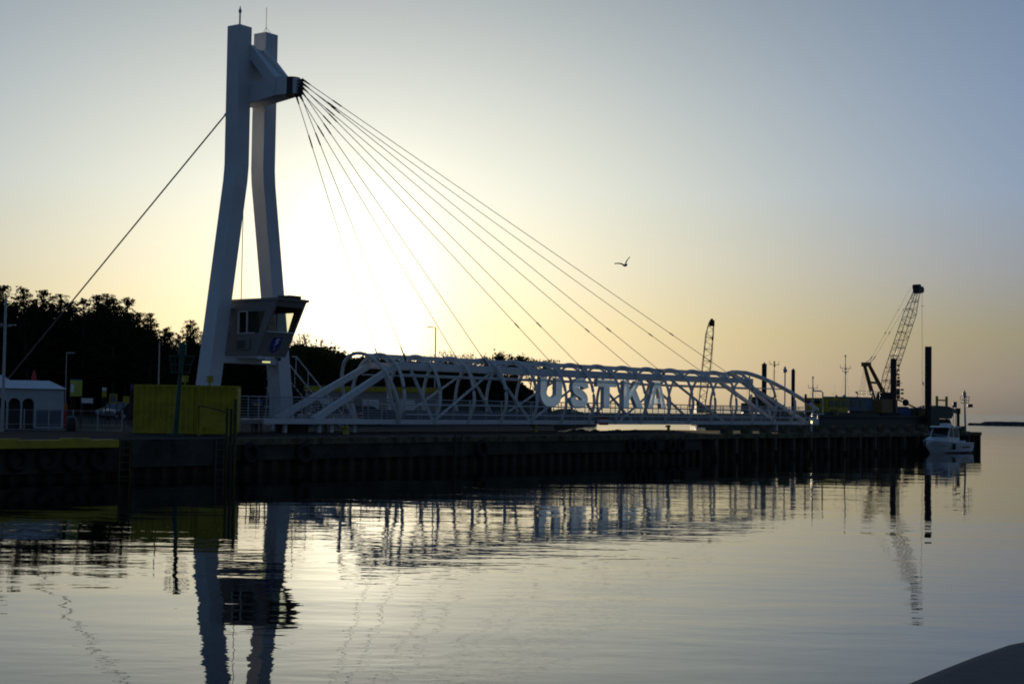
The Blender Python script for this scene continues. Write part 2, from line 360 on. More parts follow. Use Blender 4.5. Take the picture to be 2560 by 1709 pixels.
ribs = []
c = q_at(1787, 0)
while c < XE - 0.6:
    o = MB().box(c - 0.13, c + 0.13, -0.17, 0.15, 0.35 + rnd.uniform(-.1, .1), GZ - 0.25).build('steel_rib', M_['rib_steel'], qw); c += 2.5
# concrete stop blocks standing along the outer pier
c = q_at(1800, 1); k = 0
blk = None
nblk = 0
while c < XE - 2:
    if blk is None:
        blk = MB(); blk.prism([(-0.30, 0), (0.30, 0), (0.30, 0.50), (0.24, 0.57), (-0.24, 0.57), (-0.30, 0.50)], 'y', -0.3, 0.3); blk = blk.build('concrete_block', M_['quay_beam'])
        o = blk
    else: o = blk.copy(); COL.objects.link(o)
    o.location = Q(c, 0.5, GZ + 0.005); o.rotation_euler = (0, 0, QA + rnd.uniform(-.03, .03)); o.scale = (rnd.uniform(.9, 1.15), 1, rnd.uniform(.85, 1.1))
    tag(o, ORD[nblk] + ' concrete stop block from the left in the row along the pier edge', 'concrete block', 'concrete stop blocks along the pier edge'); c += 2.5; nblk += 1
# left quay section: darker block and ground section behind the yellow beam
lw = empty('quay_wall', Q(0, 0, 0), QA, 'dark stained concrete quay wall below the yellow container and kiosks', 'quay wall')
xb = q_at(335, -0.5)
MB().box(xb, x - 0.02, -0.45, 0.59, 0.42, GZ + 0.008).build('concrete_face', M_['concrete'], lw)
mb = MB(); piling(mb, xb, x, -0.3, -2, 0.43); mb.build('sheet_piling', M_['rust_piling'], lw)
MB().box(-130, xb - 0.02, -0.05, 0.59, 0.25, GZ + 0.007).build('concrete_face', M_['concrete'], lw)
mb = MB(); piling(mb, -130, xb, 0.1, -2, 0.27); mb.build('sheet_piling', M_['rust_piling'], lw)
# yellow rubbing beam
yb = empty('fender_beam', Q(0, 0, 0), QA, 'long yellow steel rubbing beam along the quay edge on the left', 'fender beam')
xl = q_at(298, -0.5)
MB().box(-60, xl, -0.55, -0.07, GZ - 0.30, GZ + 0.0).build('beam', M_['yellow_paint'], yb)
for k in range(8):
    MB().box(xl - 2.4 - k * 3.1, xl - 1.2 - k * 3.1, -0.35, -0.09, GZ + 0.004, GZ + 0.06).build('bracket', M_['yellow_paint'], yb)
# tyres hung as fenders
def tyre():
    mb = MB(); n1, n2 = 20, 8
    vs = [((0.36 + 0.12 * math.cos(b_)) * math.cos(a_), 0.13 * math.sin(b_), (0.36 + 0.12 * math.cos(b_)) * math.sin(a_)) for a_ in (2 * math.pi * i / n1 for i in range(n1)) for b_ in (2 * math.pi * j / n2 for j in range(n2))]
    mb.add(vs, [(i * n2 + j, ((i + 1) % n1) * n2 + j, ((i + 1) % n1) * n2 + (j + 1) % n2, i * n2 + (j + 1) % n2) for i in range(n1) for j in range(n2)], True)
    return mb.build('tyre_fender', M_['rubber'])
ty = None
TY = [(49, 1148, -0.22, 'leftmost'), (123, 1148, -0.22, 'second from the left'), (189, 1148, -0.22, 'third from the left'), (252, 1148, -0.22, 'nearest the yellow ladder'),
      (629, 1133, -0.14, 0), (762, 1133, -0.14, 1), (1206, 1121, -0.14, 2), (1581, 1114, -0.14, 3), (1607, 1114, -0.14, 3), (1635, 1114, -0.14, 3), (1680, 1114, -0.14, 3), (1703, 1113, -0.14, 3)]
for (px_, py_, e_, w_) in TY:
    if ty is None: ty = tyre(); o = ty
    else: o = ty.copy(); COL.objects.link(o)
    qx = q_at(px_, e_); p = Q(qx, e_, 0); zz = CAMH + ray(px_, py_).z * p.y
    o.location = (p.x, p.y, zz); o.rotation_euler = (R(rnd.uniform(-4, 4)), 0, QA)
    if isinstance(w_, str): tag(o, 'black tyre fender under the yellow beam, ' + w_, 'tyre', 'tyres hanging under the yellow beam')
    elif w_ == 3: tag(o, ORD[TY.index((px_, py_, e_, w_)) - 7] + ' black tyre from the left in the row below the bridge letters', 'tyre', 'tyres on the quay face below the letters')
    else: tag(o, ['black tyre on the quay face just right of the yellow frame', 'black tyre on the quay face below the bridge portal struts, left of the dark ladder', 'lone black tyre on the quay face right of the dark ladder'][w_], 'tyre')
# ladders
def ladder(px_, py0, py1, m_, label, eta=-0.2, wd=0.42):
    qx = q_at(px_, eta); p = Q(qx, eta, 0); z1 = CAMH + ray(px_, py0).z * p.y; z0 = CAMH + ray(px_, py1).z * p.y
    e = empty('quay_ladder', (p.x, p.y, z0), QA, label, 'ladder')
    for s_ in (-1, 1): MB().bar((s_ * wd / 2, 0, 0), (s_ * wd / 2, 0, z1 - z0), 0.05, 0.05).build('rail', m_, e)
    k = 0.15
    while k < z1 - z0: MB().bar((-wd / 2, 0, k), (wd / 2, 0, k), 0.035, 0.035).build('rung', m_, e); k += 0.28
    return e
ladder(315, 1094, 1200, M_['yellow_dim'], 'narrow yellow ladder at the end of the yellow rubbing beam', -0.5, 0.5)
ladder(552, 1090, 1200, M_['ladder_grey'], 'pale grey ladder on the dark wall beside the yellow frame', -0.52)
ladder(1147, 1084, 1190, M_['dark_steel'], 'dark steel ladder on the quay face below the bridge tube', -0.16, 0.5)
# bollards: yellow mooring bollards on the quay
bo = None
for (px_, py_, lab) in ((864.7, 1085.5, 'yellow mooring bollard on the quay below the first ring of the bridge'), (1337.5, 1079.2, 'yellow mooring bollard on the quay left of the letter U'), (1671, 1077.5, 'yellow mooring bollard in front of bright water below the last letter'), (2004, 1078, 'small yellow mooring bollard on the pier near the right end of the bridge')):
    d = ray(px_, py_); Y = (GZ - CAMH) / d.z
    if bo is None:
        bo = MB(); bo.tube([(0, 0, 0), (0, 0, 0.06), (0, 0, 0.08), (0, 0, 0.26), (0, 0, 0.34), (0, 0, 0.42)], [0.17, 0.17, 0.11, 0.10, 0.17, 0.13], 14); bo.tube([(-0.22, 0, 0.33), (0.1, 0, 0.33)], 0.05, 8); bo = bo.build('mooring_bollard', M_['yellow_bright']); o = bo
    else: o = bo.copy(); COL.objects.link(o)
    o.location = (d.x * Y, Y, GZ + 0.004); tag(o, lab, 'bollard', 'yellow mooring bollards')
# stones on the strip behind the quay edge, silhouetted against the bright water
st = None
for k, (px_, wd) in enumerate([(1437, 34), (1455, 26), (1463, 30), (1490, 36), (1508, 24), (1532, 30), (1545, 22), (1572, 40), (1588, 22)]):
    qx = q_at(px_, 8.1); p = Q(qx, 8.1, GZ - 0.10)
    mb = MB(); mb.ball((0, 0, 0), 0.36, 9, 6, (rnd.uniform(1.0, 1.6), 0.9, rnd.uniform(0.35, 0.7)))
    mb.v = [(v[0] + rnd.uniform(-.05, .05), v[1] + rnd.uniform(-.05, .05), v[2] + rnd.uniform(-.04, .04)) for v in mb.v]
    o = mb.build('boulder', M_['stone']); o.location = p; tag(o, ORD[k] + ' boulder from the left on the quay edge against the bright water', 'boulder', 'boulders on the strip behind the quay')

# ---------------------------------------------------------------- swing bridge (local x = along, y = across to the far side, z up)
S_ = 84.0; BO = (-.0741 * S_, S_); BA = R(51.18); P = .03531 * S_
def Z(zr): return zr + CAMH
br = empty('swing_bridge', (BO[0], BO[1], 0), BA, 'white tubular footbridge with hooped rings swung open along the quay', 'bridge')
def bp_(name, mb_, m_='white_paint', par=None): return mb_.build(name, M_[m_], par or br)
WC = 1.53; LB = 16 * P
for w0 in (-0.06, 2.90):
    bp_('edge_beam', MB().box(-9.83, LB, w0, w0 + 0.22, Z(-1.01), Z(-0.75)))
mb = MB(); mb.box(-11.4, LB - .05, 0.17, 2.89, Z(-0.92), Z(-0.80)); mb.box(-11.4, -9.84, 0.08, 0.30, Z(-1.0), Z(-0.79))
for k in range(20): mb.box(-10.6 + k * P, -10.45 + k * P, 0.2, 2.88, Z(-1.0), Z(-0.925))
bp_('deck', mb, 'cabin_panel')
PR = [(0, 2.85), (.37, 2.81), (.76, 2.69), (1.24, 2.37), (1.61, 1.91), (1.86, 1.32), (2.0, .65), (1.98, .06), (1.79, -.42), (1.58, -.99)]
def smooth_curve(pts, n=5):
    out_ = []
    for i in range(len(pts) - 1):
        p0 = pts[max(i - 1, 0)]; p1 = pts[i]; p2 = pts[i + 1]; p3 = pts[min(i + 2, len(pts) - 1)]
        for k in range(n):
            t_ = k / n
            out_.append(tuple(0.5 * ((2 * p1[j]) + (-p0[j] + p2[j]) * t_ + (2 * p0[j] - 5 * p1[j] + 4 * p2[j] - p3[j]) * t_ ** 2 + (-p0[j] + 3 * p1[j] - 3 * p2[j] + p3[j]) * t_ ** 3) for j in range(len(p1))))
    out_.append(tuple(pts[-1])); return out_
full = smooth_curve([(-a, b) for a, b in PR[::-1]] + PR[1:], 3)
def ringpts(s, lean=0.0, zmax=9):
    return [(s - lean * (z + 1) / 3.94, WC + dw, Z(z)) for dw, z in full if z <= zmax]
RR = 0.095
for k in range(-1, 14):
    if k == -1: o = bp_('ring', MB().tube(ringpts(-0.02, 1.63), 0.10, 8)); o['label'] = 'first ring of the tube, leaning outwards at the left end'
    else: bp_('ring', MB().tube(ringpts(k * P), RR, 8))
# the last rings are cut off by the falling end arches
def hood_z(s):
    t_ = (s - 13 * P) / (LB + 0.9 - 13 * P); return 2.95 - 0.35 * t_ - 2.45 * t_ ** 1.35
def hood_w(s):
    t_ = max(0, (s - 13 * P) / (LB + 0.9 - 13 * P)); return min(1.9, 0.25 + 1.75 * t_ ** 0.5)
for k in (14, 15, 16):
    zt = hood_z(k * P)
    for sg in (-1, 1):
        pts = [(k * P, WC + sg * dw, Z(z)) for dw, z in smooth_curve(PR, 3) if z <= zt]
        bp_('ring', MB().tube(pts, RR, 8))
for sg in (-1, 1):
    pts = []
    for i in range(19):
        s = 13 * P - 0.5 + (LB + 1.4 - 13 * P) * i / 18
        if i == 0: pts.append((s - .3, WC, Z(2.80))); continue
        pts.append((s, WC + sg * (hood_w(s) if i > 1 else 0.12), Z(hood_z(max(s, 13 * P)) + (0 if i > 1 else -0.03))))
    bp_('end_arch', MB().tube(pts, 0.155, 10))
# longitudinal members
bp_('crown_beam', MB().box(-1.0, 13 * P + .1, WC - 0.11, WC + 0.11, Z(2.60), Z(2.865)))
for w0 in (0.36, 2.40):
    bp_('upper_beam', MB().box(0.2, 13.3 * P, w0, w0 + 0.30, Z(2.06), Z(2.43)))
for wz, zz, s0 in ((0.10, 1.72, .2), (-0.46, 0.07, 1.0), (-0.27, -0.48, .4)):
    for sg in (0, 1):
        w = wz if not sg else 2 * WC - wz
        bp_('side_tube', MB().tube([(s0, w, Z(zz)), (min(LB, LB if zz < 1 else 14.6 * P), w, Z(zz))], 0.05, 6))
# gussets from the upper beams to the crown at each ring
for k in range(0, 14):
    mb = MB()
    for w0, w1 in ((0.62, WC - 0.17), (2.44, WC + 0.17)):
        mb.tube([(k * P, w0, Z(2.36)), (k * P, w1, Z(2.70))], 0, sq=(0.10, 0.10))
        wm = w0 + (-.12 if w0 > 1 else .12)
        mb.tube([(k * P + 0.30, w0, Z(2.40)), (k * P, wm, Z(2.60))], 0, sq=(0.10, 0.05)); mb.tube([(k * P - 0.30, w0, Z(2.40)), (k * P, wm, Z(2.60))], 0, sq=(0.10, 0.05))
    bp_('gusset', mb)
# truss diagonals on both sides
DG = [(1.12, 2.9), (4.12, 6.2), (7.3, 9.3)]; DD = [(0.5, 1.02), (3.05, 4.02), (6.45, 7.75), (9.55, 11.7)]
for sg in (0, 1):
    wt, wb = (0.5, 0.16) if not sg else (2.56, 2.94)
    for b_, t_ in DG: bp_('diagonal_brace', MB().tube([(b_ * P, wb, Z(-0.75)), (t_ * P, wt, Z(2.08))], 0.075, 8))
    for t_, b_ in DD: bp_('diagonal_brace', MB().tube([(t_ * P, wt, Z(2.08)), (b_ * P, wb, Z(-0.75))], 0.095, 8))
    bp_('portal_strut', MB().tube([(-6.3, wb - .08, Z(-0.80)), (0.45, wt, Z(2.30))], 0, sq=(0.24, 0.34)))
    bp_('portal_strut', MB().tube([(12.9 * P, wt, Z(2.15)), (15.95 * P, wb - .08, Z(-0.82))], 0, sq=(0.20, 0.26)))
# railings
def railing(w, s0, s1, name='railing'):
    mb = MB()
    for zz, r_ in ((0.36, 0.03), (0.20, .012), (0.06, .012), (-0.08, .012), (-0.22, .012), (-0.36, .012), (-0.50, .012), (-.64, .012)):
        mb.tube([(s0, w, Z(zz)), (s1, w, Z(zz))], r_, 5)
    s = s0
    while s <= s1 + .01:
        mb.bar((s, w, Z(-0.80)), (s + 0.0, w, Z(0.36)), 0.05, 0.03); s += 1.483
    return bp_(name, mb, 'galvanised')
railing(0.30, -11.35, LB - .1); railing(2.76, -11.35, LB - .1)
bp_('kick_plate', MB().box(0.2, LB - .1, 2.80, 2.83, Z(-0.80), Z(-0.27)), 'grey_container')
# warning board, bearings, deck lamp
wbd = bp_('warning_board', MB().box(18.95, 19.95, -0.10, -0.065, Z(-1.05), Z(-0.52)), 'red_paint'); wbd['label'] = 'red and white striped warning board'
MB().box(18.94, 19.96, -0.115, -0.102, Z(-0.88), Z(-0.69)).build('white_stripe', M_['sign_white'], wbd)
bp_('junction_box', MB().box(18.45, 18.7, -0.11, -0.065, Z(-.92), Z(-.78)), 'dark_steel')
bp_('bearing_box', MB().box(14.35 * P, 14.35 * P + .55, 0.1, 2.9, GZ + 0.0, Z(-1.012)))
mb = MB()
for s in (-5.6, -4.7, -8.0, -3.0): mb.cyl(s, 0.4, GZ + .02, Z(-1.0), 0.14); mb.cyl(s, 2.6, GZ + .02, Z(-1.0), 0.14)
bp_('roller', mb)
mb = MB(); mb.tube([(-6.46, WC, GZ), (-6.46, WC, Z(-1.0))], 0.9, 20); bp_('pivot_bearing', mb, 'dark_steel')
# cables
TIP = Vector((-6.46, WC + .07, Z(16.8)))
AN = [1.2, 8.35, 18.1, 27.5, 37.0]
for i, s in enumerate(AN):
    for j, w in enumerate((0.5, 2.6)):
        k = 2 * i + (0 if j else 1)
        a = TIP + Vector((-0.10 + 0.025 * k, -0.06 + (0.12 if j else -0.12), -0.42 + 0.085 * k)); b = Vector((s, w, Z(2.42)))
        d = (b - a); L = d.length; d.normalize()
        cb = bp_('stay_cable', MB().tube([a, b], 0.020, 5), 'cable_steel')
        MB().tube([a, a + d * 0.6], [0.07, 0.035], 8).build('socket', M_['dark_steel'], cb); MB().tube([a + d * 2.3, a + d * 2.4, a + d * 3.0, a + d * 3.1], [.02, .038, .038, .02], 8).build('turnbuckle', M_['dark_steel'], cb); MB().tube([b - d * 1.0, b - d * .05], [0.03, 0.055], 8).build('lower_socket', M_['dark_steel'], cb)
        if i > 1: MB().tube([a + d * L * .80, a + d * L * .80 + d * .5], 0.04, 6).build('damper', M_['dark_steel'], cb)

# town name in big letters
ns = empty('town_name_sign', (BO[0], BO[1], 0), BA, 'town name USTKA in big pale block letters hung on the bridge side', 'sign')
def stroke_poly(center, hw):
    L_, R_ = [], []
    for i, p in enumerate(center):
        a = Vector(center[max(i - 1, 0)]); b = Vector(center[min(i + 1, len(center) - 1)]); d = (b - a).normalized(); nn = Vector((-d.y, d.x))
        L_.append(Vector(p) + nn * hw); R_.append(Vector(p) - nn * hw)
    return L_, R_
def letter_mesh(ch):
    """returns list of convex-ish quads/polys in 0..1 x 0..1 width units W,H"""
    q = []
    if ch == 'U':
        W, t_ = 2.2, 0.62; c = []
        c.append((t_ / 2, 1.85)); 
        for i in range(13): a = math.pi + math.pi * i / 12; c.append((W / 2 + (W / 2 - t_ / 2) * math.cos(a), 0.86 + (0.86 - t_ / 2) * math.sin(a)))
        c.append((W - t_ / 2, 1.85)); L_, R_ = stroke_poly(c, t_ / 2)
        q = [(R_[i], R_[i + 1], L_[i + 1], L_[i]) for i in range(len(c) - 1)]
    if ch == 'S':
        c = smooth_curve([(1.72, 1.22), (1.60, 1.50), (1.14, 1.62), (0.62, 1.48), (0.52, 1.24), (0.80, 1.03), (1.30, 0.84), (1.62, 0.62), (1.58, 0.36), (1.06, 0.22), (0.50, 0.34), (0.33, 0.66)], 4); L_, R_ = stroke_poly(c, 0.27)
        q = [(R_[i], R_[i + 1], L_[i + 1], L_[i]) for i in range(len(c) - 1)]
    if ch == 'T': q = [((0, 1.38), (2.15, 1.38), (2.15, 1.85), (0, 1.85)), ((0.75, 0), (1.40, 0), (1.40, 1.38), (0.75, 1.38))]
    if ch == 'K': q = [((0, 0), (0.62, 0), (0.62, 1.85), (0, 1.85)), ((0.62, 0.62), (0.98, 1.02), (0.62, 1.30), (0.62, 1.0)), ((0.62, 0.55), (2.1, 1.85), (1.42, 1.85), (0.62, 1.02)), ((1.60, 0), (2.3, 0), (1.42, 1.26), (0.98, 0.90))]
    if ch == 'A':
        q = [((0, 0), (0.62, 0), (1.14, 1.85), (0.78, 1.85)), ((1.66, 0), (2.28, 0), (1.50, 1.85), (1.14, 1.85)), ((0.70, 0.35), (1.58, 0.35), (1.47, 0.72), (0.80, 0.72)), ((1.0, 1.40), (1.28, 1.40), (1.5, 1.85), (0.78, 1.85))]
    return q
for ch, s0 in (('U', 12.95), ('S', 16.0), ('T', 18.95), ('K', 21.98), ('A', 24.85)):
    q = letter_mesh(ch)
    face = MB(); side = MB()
    for poly in q:
        poly = [(s0 + p[0], Z(0.05) + p[1]) for p in poly]
        ar = sum(poly[i][0] * poly[(i + 1) % len(poly)][1] - poly[(i + 1) % len(poly)][0] * poly[i][1] for i in range(len(poly)))
        if ar < 0: poly = poly[::-1]
        face.add([(u, 0.10, v) for u, v in poly], [tuple(range(len(poly)))])
        nn = len(poly)
        for i in range(nn):
            a, b = poly[i], poly[(i + 1) % nn]
            # skip edges shared with another piece
            mid = ((a[0] + b[0]) / 2 - s0, (a[1] + b[1]) / 2 - Z(0.05)); shared = 0
            for other in q:
                o2 = [(p[0], p[1]) for p in other]
                for m_ in range(len(o2)):
                    c_, d_2 = o2[m_], o2[(m_ + 1) % len(o2)]
                    if abs((c_[0] + d_2[0]) / 2 - mid[0]) < 1e-4 and abs((c_[1] + d_2[1]) / 2 - mid[1]) < 1e-4: shared += 1
            if shared > 1: continue
            side.add([(a[0], 0.102, a[1]), (b[0], 0.102, b[1]), (b[0], 0.398, b[1]), (a[0], 0.398, a[1])], [(0, 3, 2, 1)])
    lt = side.build('letter', M_['white_paint'], ns); lt['label'] = 'block letter ' + ch
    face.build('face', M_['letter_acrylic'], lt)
mb = MB(); mb.bar((12.8, 0.45, Z(1.98)), (27.3, 0.45, Z(1.98)), 0.06, 0.06)
for i in range(10): s = 13.4 + i * 1.5; mb.bar((s, 0.43, Z(1.8)), (s, 0.45, Z(2.08)), 0.05, 0.05)
mb.build('hanging_rail', M_['white_paint'], ns)

# ---------------------------------------------------------------- pylon (local x = along the quay, y = away from the water)
PA = R(55); PO = (-14.3, 81.95)
py = empty('bridge_pylon', (PO[0], PO[1], 0), PA, 'tall white twin-legged bridge pylon with a projecting cable head', 'pylon')
H = 0.455
def leg(sg, zt, foot):
    levels = [(GZ - 0.0, foot), (12.2 + CAMH - .35, 1.07), (12.2 + CAMH + .5, 1.0), (zt, 1.0)]
    vs = []; fs = []
    for z, q_ in levels:
        for sx, sy in ((-1, -1), (1, -1), (1, 1), (-1, 1)): vs.append((sg * q_ + sx * H, sy * H, z))
    for i in range(len(levels) - 1):
        for k in range(4): fs.append((i * 4 + k, i * 4 + (k + 1) % 4, (i + 1) * 4 + (k + 1) % 4, (i + 1) * 4 + k))
    fs += [(3, 2, 1, 0), (12, 13, 14, 15)]
    return MB().add(vs, fs).build('leg', M_['pylon_paint'], py)
leg(-1, 20.18 + CAMH, 3.05); leg(1, 20.18 + CAMH, 3.05)
# cable head: lower box arm, two sloping box struts and a bracing plate
head = MB()
zb, ztip = 16.05 + CAMH, 17.28 + CAMH
head.prism([(0.2, zb - .02), (-2.3, zb + .27), (-2.3, ztip - .05), (0.2, ztip - .2)], 'x', -0.60, 0.60)
head.add([(-0.60, -2.3, zb + .27), (0.60, -2.3, zb + .27), (0.42, -3.02, zb + .30), (-0.42, -3.02, zb + .30), (-0.60, -2.3, ztip), (0.60, -2.3, ztip), (0.42, -3.02, ztip), (-0.42, -3.02, ztip)],
         [(0, 1, 2, 3), (7, 6, 5, 4), (0, 4, 5, 1), (3, 2, 6, 7), (0, 3, 7, 4), (1, 5, 6, 2)])
head = head.build('cable_head', M_['pylon_paint'], py)
for sx in (-1, 1):
    x0, x1 = (-0.66, -0.36) if sx < 0 else (0.36, 0.66)
    MB().prism([(-0.46, 19.25 + CAMH), (-0.46, 18.45 + CAMH), (-2.34, zb + .42), (-2.34, ztip + 0.01), (-2.30, ztip + 0.03)], 'x', x0, x1).build('strut', M_['pylon_paint'], head)
MB().prism([(-0.3, 19.05 + CAMH), (-0.3, 18.6 + CAMH), (-2.25, ztip - 0.35), (-2.25, ztip - .02)], 'x', -0.355, 0.355).build('bracing_plate', M_['pylon_paint'], head)
MB().box(-0.6, 0.6, -0.44, 0.44, 16.9 + CAMH, 19.1 + CAMH).build('cross_beam', M_['pylon_paint'], py)
mb = MB()
for i in range(9):
    a = -math.pi / 2 + math.pi * i / 8
mb.tube([(0, -2.98, zb + .26), (0, -2.98, ztip - .02)], 0.43, 18); mb.build('swivel', M_['dark_steel'], head)
MB().box(-0.30, 0.30, -3.50, -3.30, zb + .30, ztip - .1).build('anchor_block', M_['pylon_paint'], head)
mb = MB()
for k in range(10): mb.cbox((0.0 + (0.10 if k % 2 else -.10), -3.56, zb + .30 + k * .085), 0.14, 0.12, 0.06)
mb.build('anchor_plates', M_['dark_steel'], head)
# masts on top
mb = MB(); zt = 20.18 + CAMH
mb.tube([(-1.0, 0, zt), (-1.0, 0, zt + .72)], 0.045, 8); mb.ball((-1.0, 0, zt + .85), 0.09, 8, 6, (1, 1, 1.5)); mb.tube([(-1.0, 0, zt + .95), (-1.0, 0, zt + 1.15)], [0.05, 0.008], 8)
mb.build('lightning_rod', M_['galvanised'], py)
mb = MB(); mb.tube([(1.0, 0, zt), (1.0, 0, zt + 1.5)], 0.014, 5)
for a, b in ((-.25, -.25), (.25, -.2), (0, .3)): mb.tube([(1 + a, b, zt), (1.0, 0, zt + .4)], 0.010, 4)
mb.build('antenna', M_['dark_steel'], py)
MB().tube([(-1.0, H, 15.9 + CAMH), (-1.0, 22.3, GZ)], 0.042, 6).build('backstay_cable', M_['backstay_steel'], py); MB().tube([(-1, H + .01, 15.89 + CAMH), (-1, 1.0, 15.46 + CAMH)], [.11, .06], 8).build('backstay_socket', M_['pylon_paint'], py)
MB().tube([(-0.02, 0.42, 5.4 + CAMH), (-0.02, 0.42, 16.1 + CAMH)], 0.022, 5).build('conductor_wire', M_['dark_steel'], py)
# cross beams carrying the cabin
MB().box(-2.35, 2.35, -0.36, 0.36, 2.12 + CAMH, 2.48 + CAMH).build('cross_beam', M_['pylon_paint'], py)
MB().box(-1.95, 1.95, -0.30, 0.30, 5.02 + CAMH, 5.22 + CAMH).build('cross_beam', M_['pylon_paint'], py)
# access ladder down from the cabin
mb = MB()
for i in range(12): z0 = GZ + .3 + i * .5; mb.box(1.0, 1.5, -0.62 - .03 * i, -0.42 - .03 * i, z0, z0 + .05)
mb.bar((1.0, -.5, GZ), (1.0, -.86, 5.2), 0.05, .05); mb.bar((1.5, -.5, GZ), (1.5, -.86, 5.2), 0.05, .05)
mb.build('access_ladder', M_['galvanised'], py)

# control cabin, hung between the legs and leaning out over the water
cb = empty('control_cabin', (PO[0], PO[1], 0), PA, 'grey bridge control cabin with a big raked window between the pylon legs', 'cabin')
z0, z1 = 2.50 + CAMH, 5.38 + CAMH
yb_, yt_ = -1.85, -3.30      # front bottom and top (raked outwards)
QW = 1.12
def yf(z): return yb_ + (yt_ - yb_) * (z - z0) / (z1 - z0)
def xz(y, z): return (y, z)
wall = MB()
# side walls as frames round the window openings; near-left wall (x = -QW) with a two-light window, far wall the same
def sidewall(xa, xb_, win):
    (wy0, wy1, wz0, wz1) = win     # y0 > y1 (towards the water is negative)
    yk = 0.9
    wall.prism([(yk, z0), (wy0, z0), (wy0, z1), (yk, z1)], 'x', xa, xb_)
    wall.prism([(wy0, z0), (yf(z0), z0), (yf(wz0), wz0), (wy0, wz0)], 'x', xa, xb_)
    wall.prism([(wy0, wz1), (yf(wz1), wz1), (yf(z1), z1), (wy0, z1)], 'x', xa, xb_)
    wall.prism([(wy1, wz0), (yf(wz0), wz0), (yf(wz1), wz1), (wy1 - 0.45, wz1)], 'x', xa, xb_)
WIN = (-0.55, -2.0, 3.70 + CAMH, 4.85 + CAMH)
sidewall(-QW, -QW + .08, WIN); sidewall(QW - .08, QW, (-0.55, -2.0, 3.70 + CAMH, 4.85 + CAMH))
# front: lower panel, posts and head round the big raked window
def fq(xa, xb_, za, zb_, th=0.08):
    ya, yb2 = yf(za), yf(zb_)
    wall.add([(xa, ya, za), (xb_, ya, za), (xb_, yb2, zb_), (xa, yb2, zb_), (xa, ya + th, za), (xb_, ya + th, za), (xb_, yb2 + th, zb_), (xa, yb2 + th, zb_)],
             [(0, 1, 2, 3), (7, 6, 5, 4), (0, 4, 5, 1), (3, 2, 6, 7), (0, 3, 7, 4), (1, 5, 6, 2)])
zw0, zw1 = 3.78 + CAMH, 5.08 + CAMH
fq(-QW + .082, QW - .082, z0, zw0); fq(-QW + .082, QW - .082, zw1, z1); fq(-QW + .082, -QW + .14, zw0, zw1); fq(QW - .14, QW - .082, zw0, zw1)
wall.box(-QW + .082, QW - .082, 0.80, 0.9, z0, z1)
wall.build('wall', M_['cabin_panel'], cb)
MB().box(-QW + .05, QW - .05, yb_ + .02, 0.88, z0 - 0.10, z0 - .002).build('floor_plate', M_['white_paint'], cb)
MB().prism([(1.0, z1 + .002), (yt_ - .10, z1 + .002), (yt_ - .16, z1 + .15), (1.0, z1 + .12)], 'x', -QW - .06, QW + .06).build('roof', M_['cabin_panel'], cb)
g = MB(); ya, yb2 = yf(zw0) + .03, yf(zw1) + .03
g.add([(-QW + .14, ya, zw0), (QW - .14, ya, zw0), (QW - .14, yb2, zw1), (-QW + .14, yb2, zw1)], [(0, 1, 2, 3)])
wf = MB(); wf.bar((-QW + .1, ya - .06, zw0), (QW - .1, ya - .06, zw0), 0.06, 0.06); wf = wf.build('window', M_['white_paint'], cb); g.build('pane', M_['glass'], wf)
for sg in (-1, 1):
    xw = sg * (QW + .012)
    w_ = MB(); y0w, y1w, za, zb_ = WIN
    w_.bar((xw, y0w, za), (xw, y0w, zb_), 0.06, 0.09); w_.bar((xw, y0w - .62, za), (xw, y0w - .62, zb_), 0.06, 0.08); w_.bar((xw, y0w, za), (xw, y1w + .25, za), 0.06, .06); w_.bar((xw, y0w, zb_), (xw, y0w - .62, zb_), 0.06, .06)
    w_ = w_.build('window', M_['white_paint'], cb)
    MB().add([(xw - sg * .04, y0w, za), (xw - sg * .04, y1w - .05, za), (xw - sg * .04, y1w - .4, zb_), (xw - sg * .04, y0w, zb_)], [(0, 1, 2, 3)]).build('pane', M_['glass'], w_)
# back room partition and desk seen through the window
MB().box(-QW + .1, 0.2, -1.3, -1.24, z0, z1 - .1).box(-.9, .9, yf(zw0) + .15, yf(zw0) + .75, zw0 - .1, zw0 - .02).build('partition', M_['interior'], cb)
# air conditioner grille on the near side wall
ac = MB().box(-QW - .10, -QW - .003, -1.45, -0.35, 2.85 + CAMH, 3.40 + CAMH).build('air_conditioner', M_['cabin_panel'], cb)
mb = MB()
for k in range(6): mb.box(-QW - .115, -QW - .102, -1.15, -0.55, 2.92 + CAMH + k * .07, 2.955 + CAMH + k * .07)
mb.build('grille', M_['dark_steel'], ac)
MB().box(-QW - .14, -QW - .003, 0.25, 0.42, 3.55 + CAMH, 3.75 + CAMH).build('junction_box', M_['white_paint'], cb)
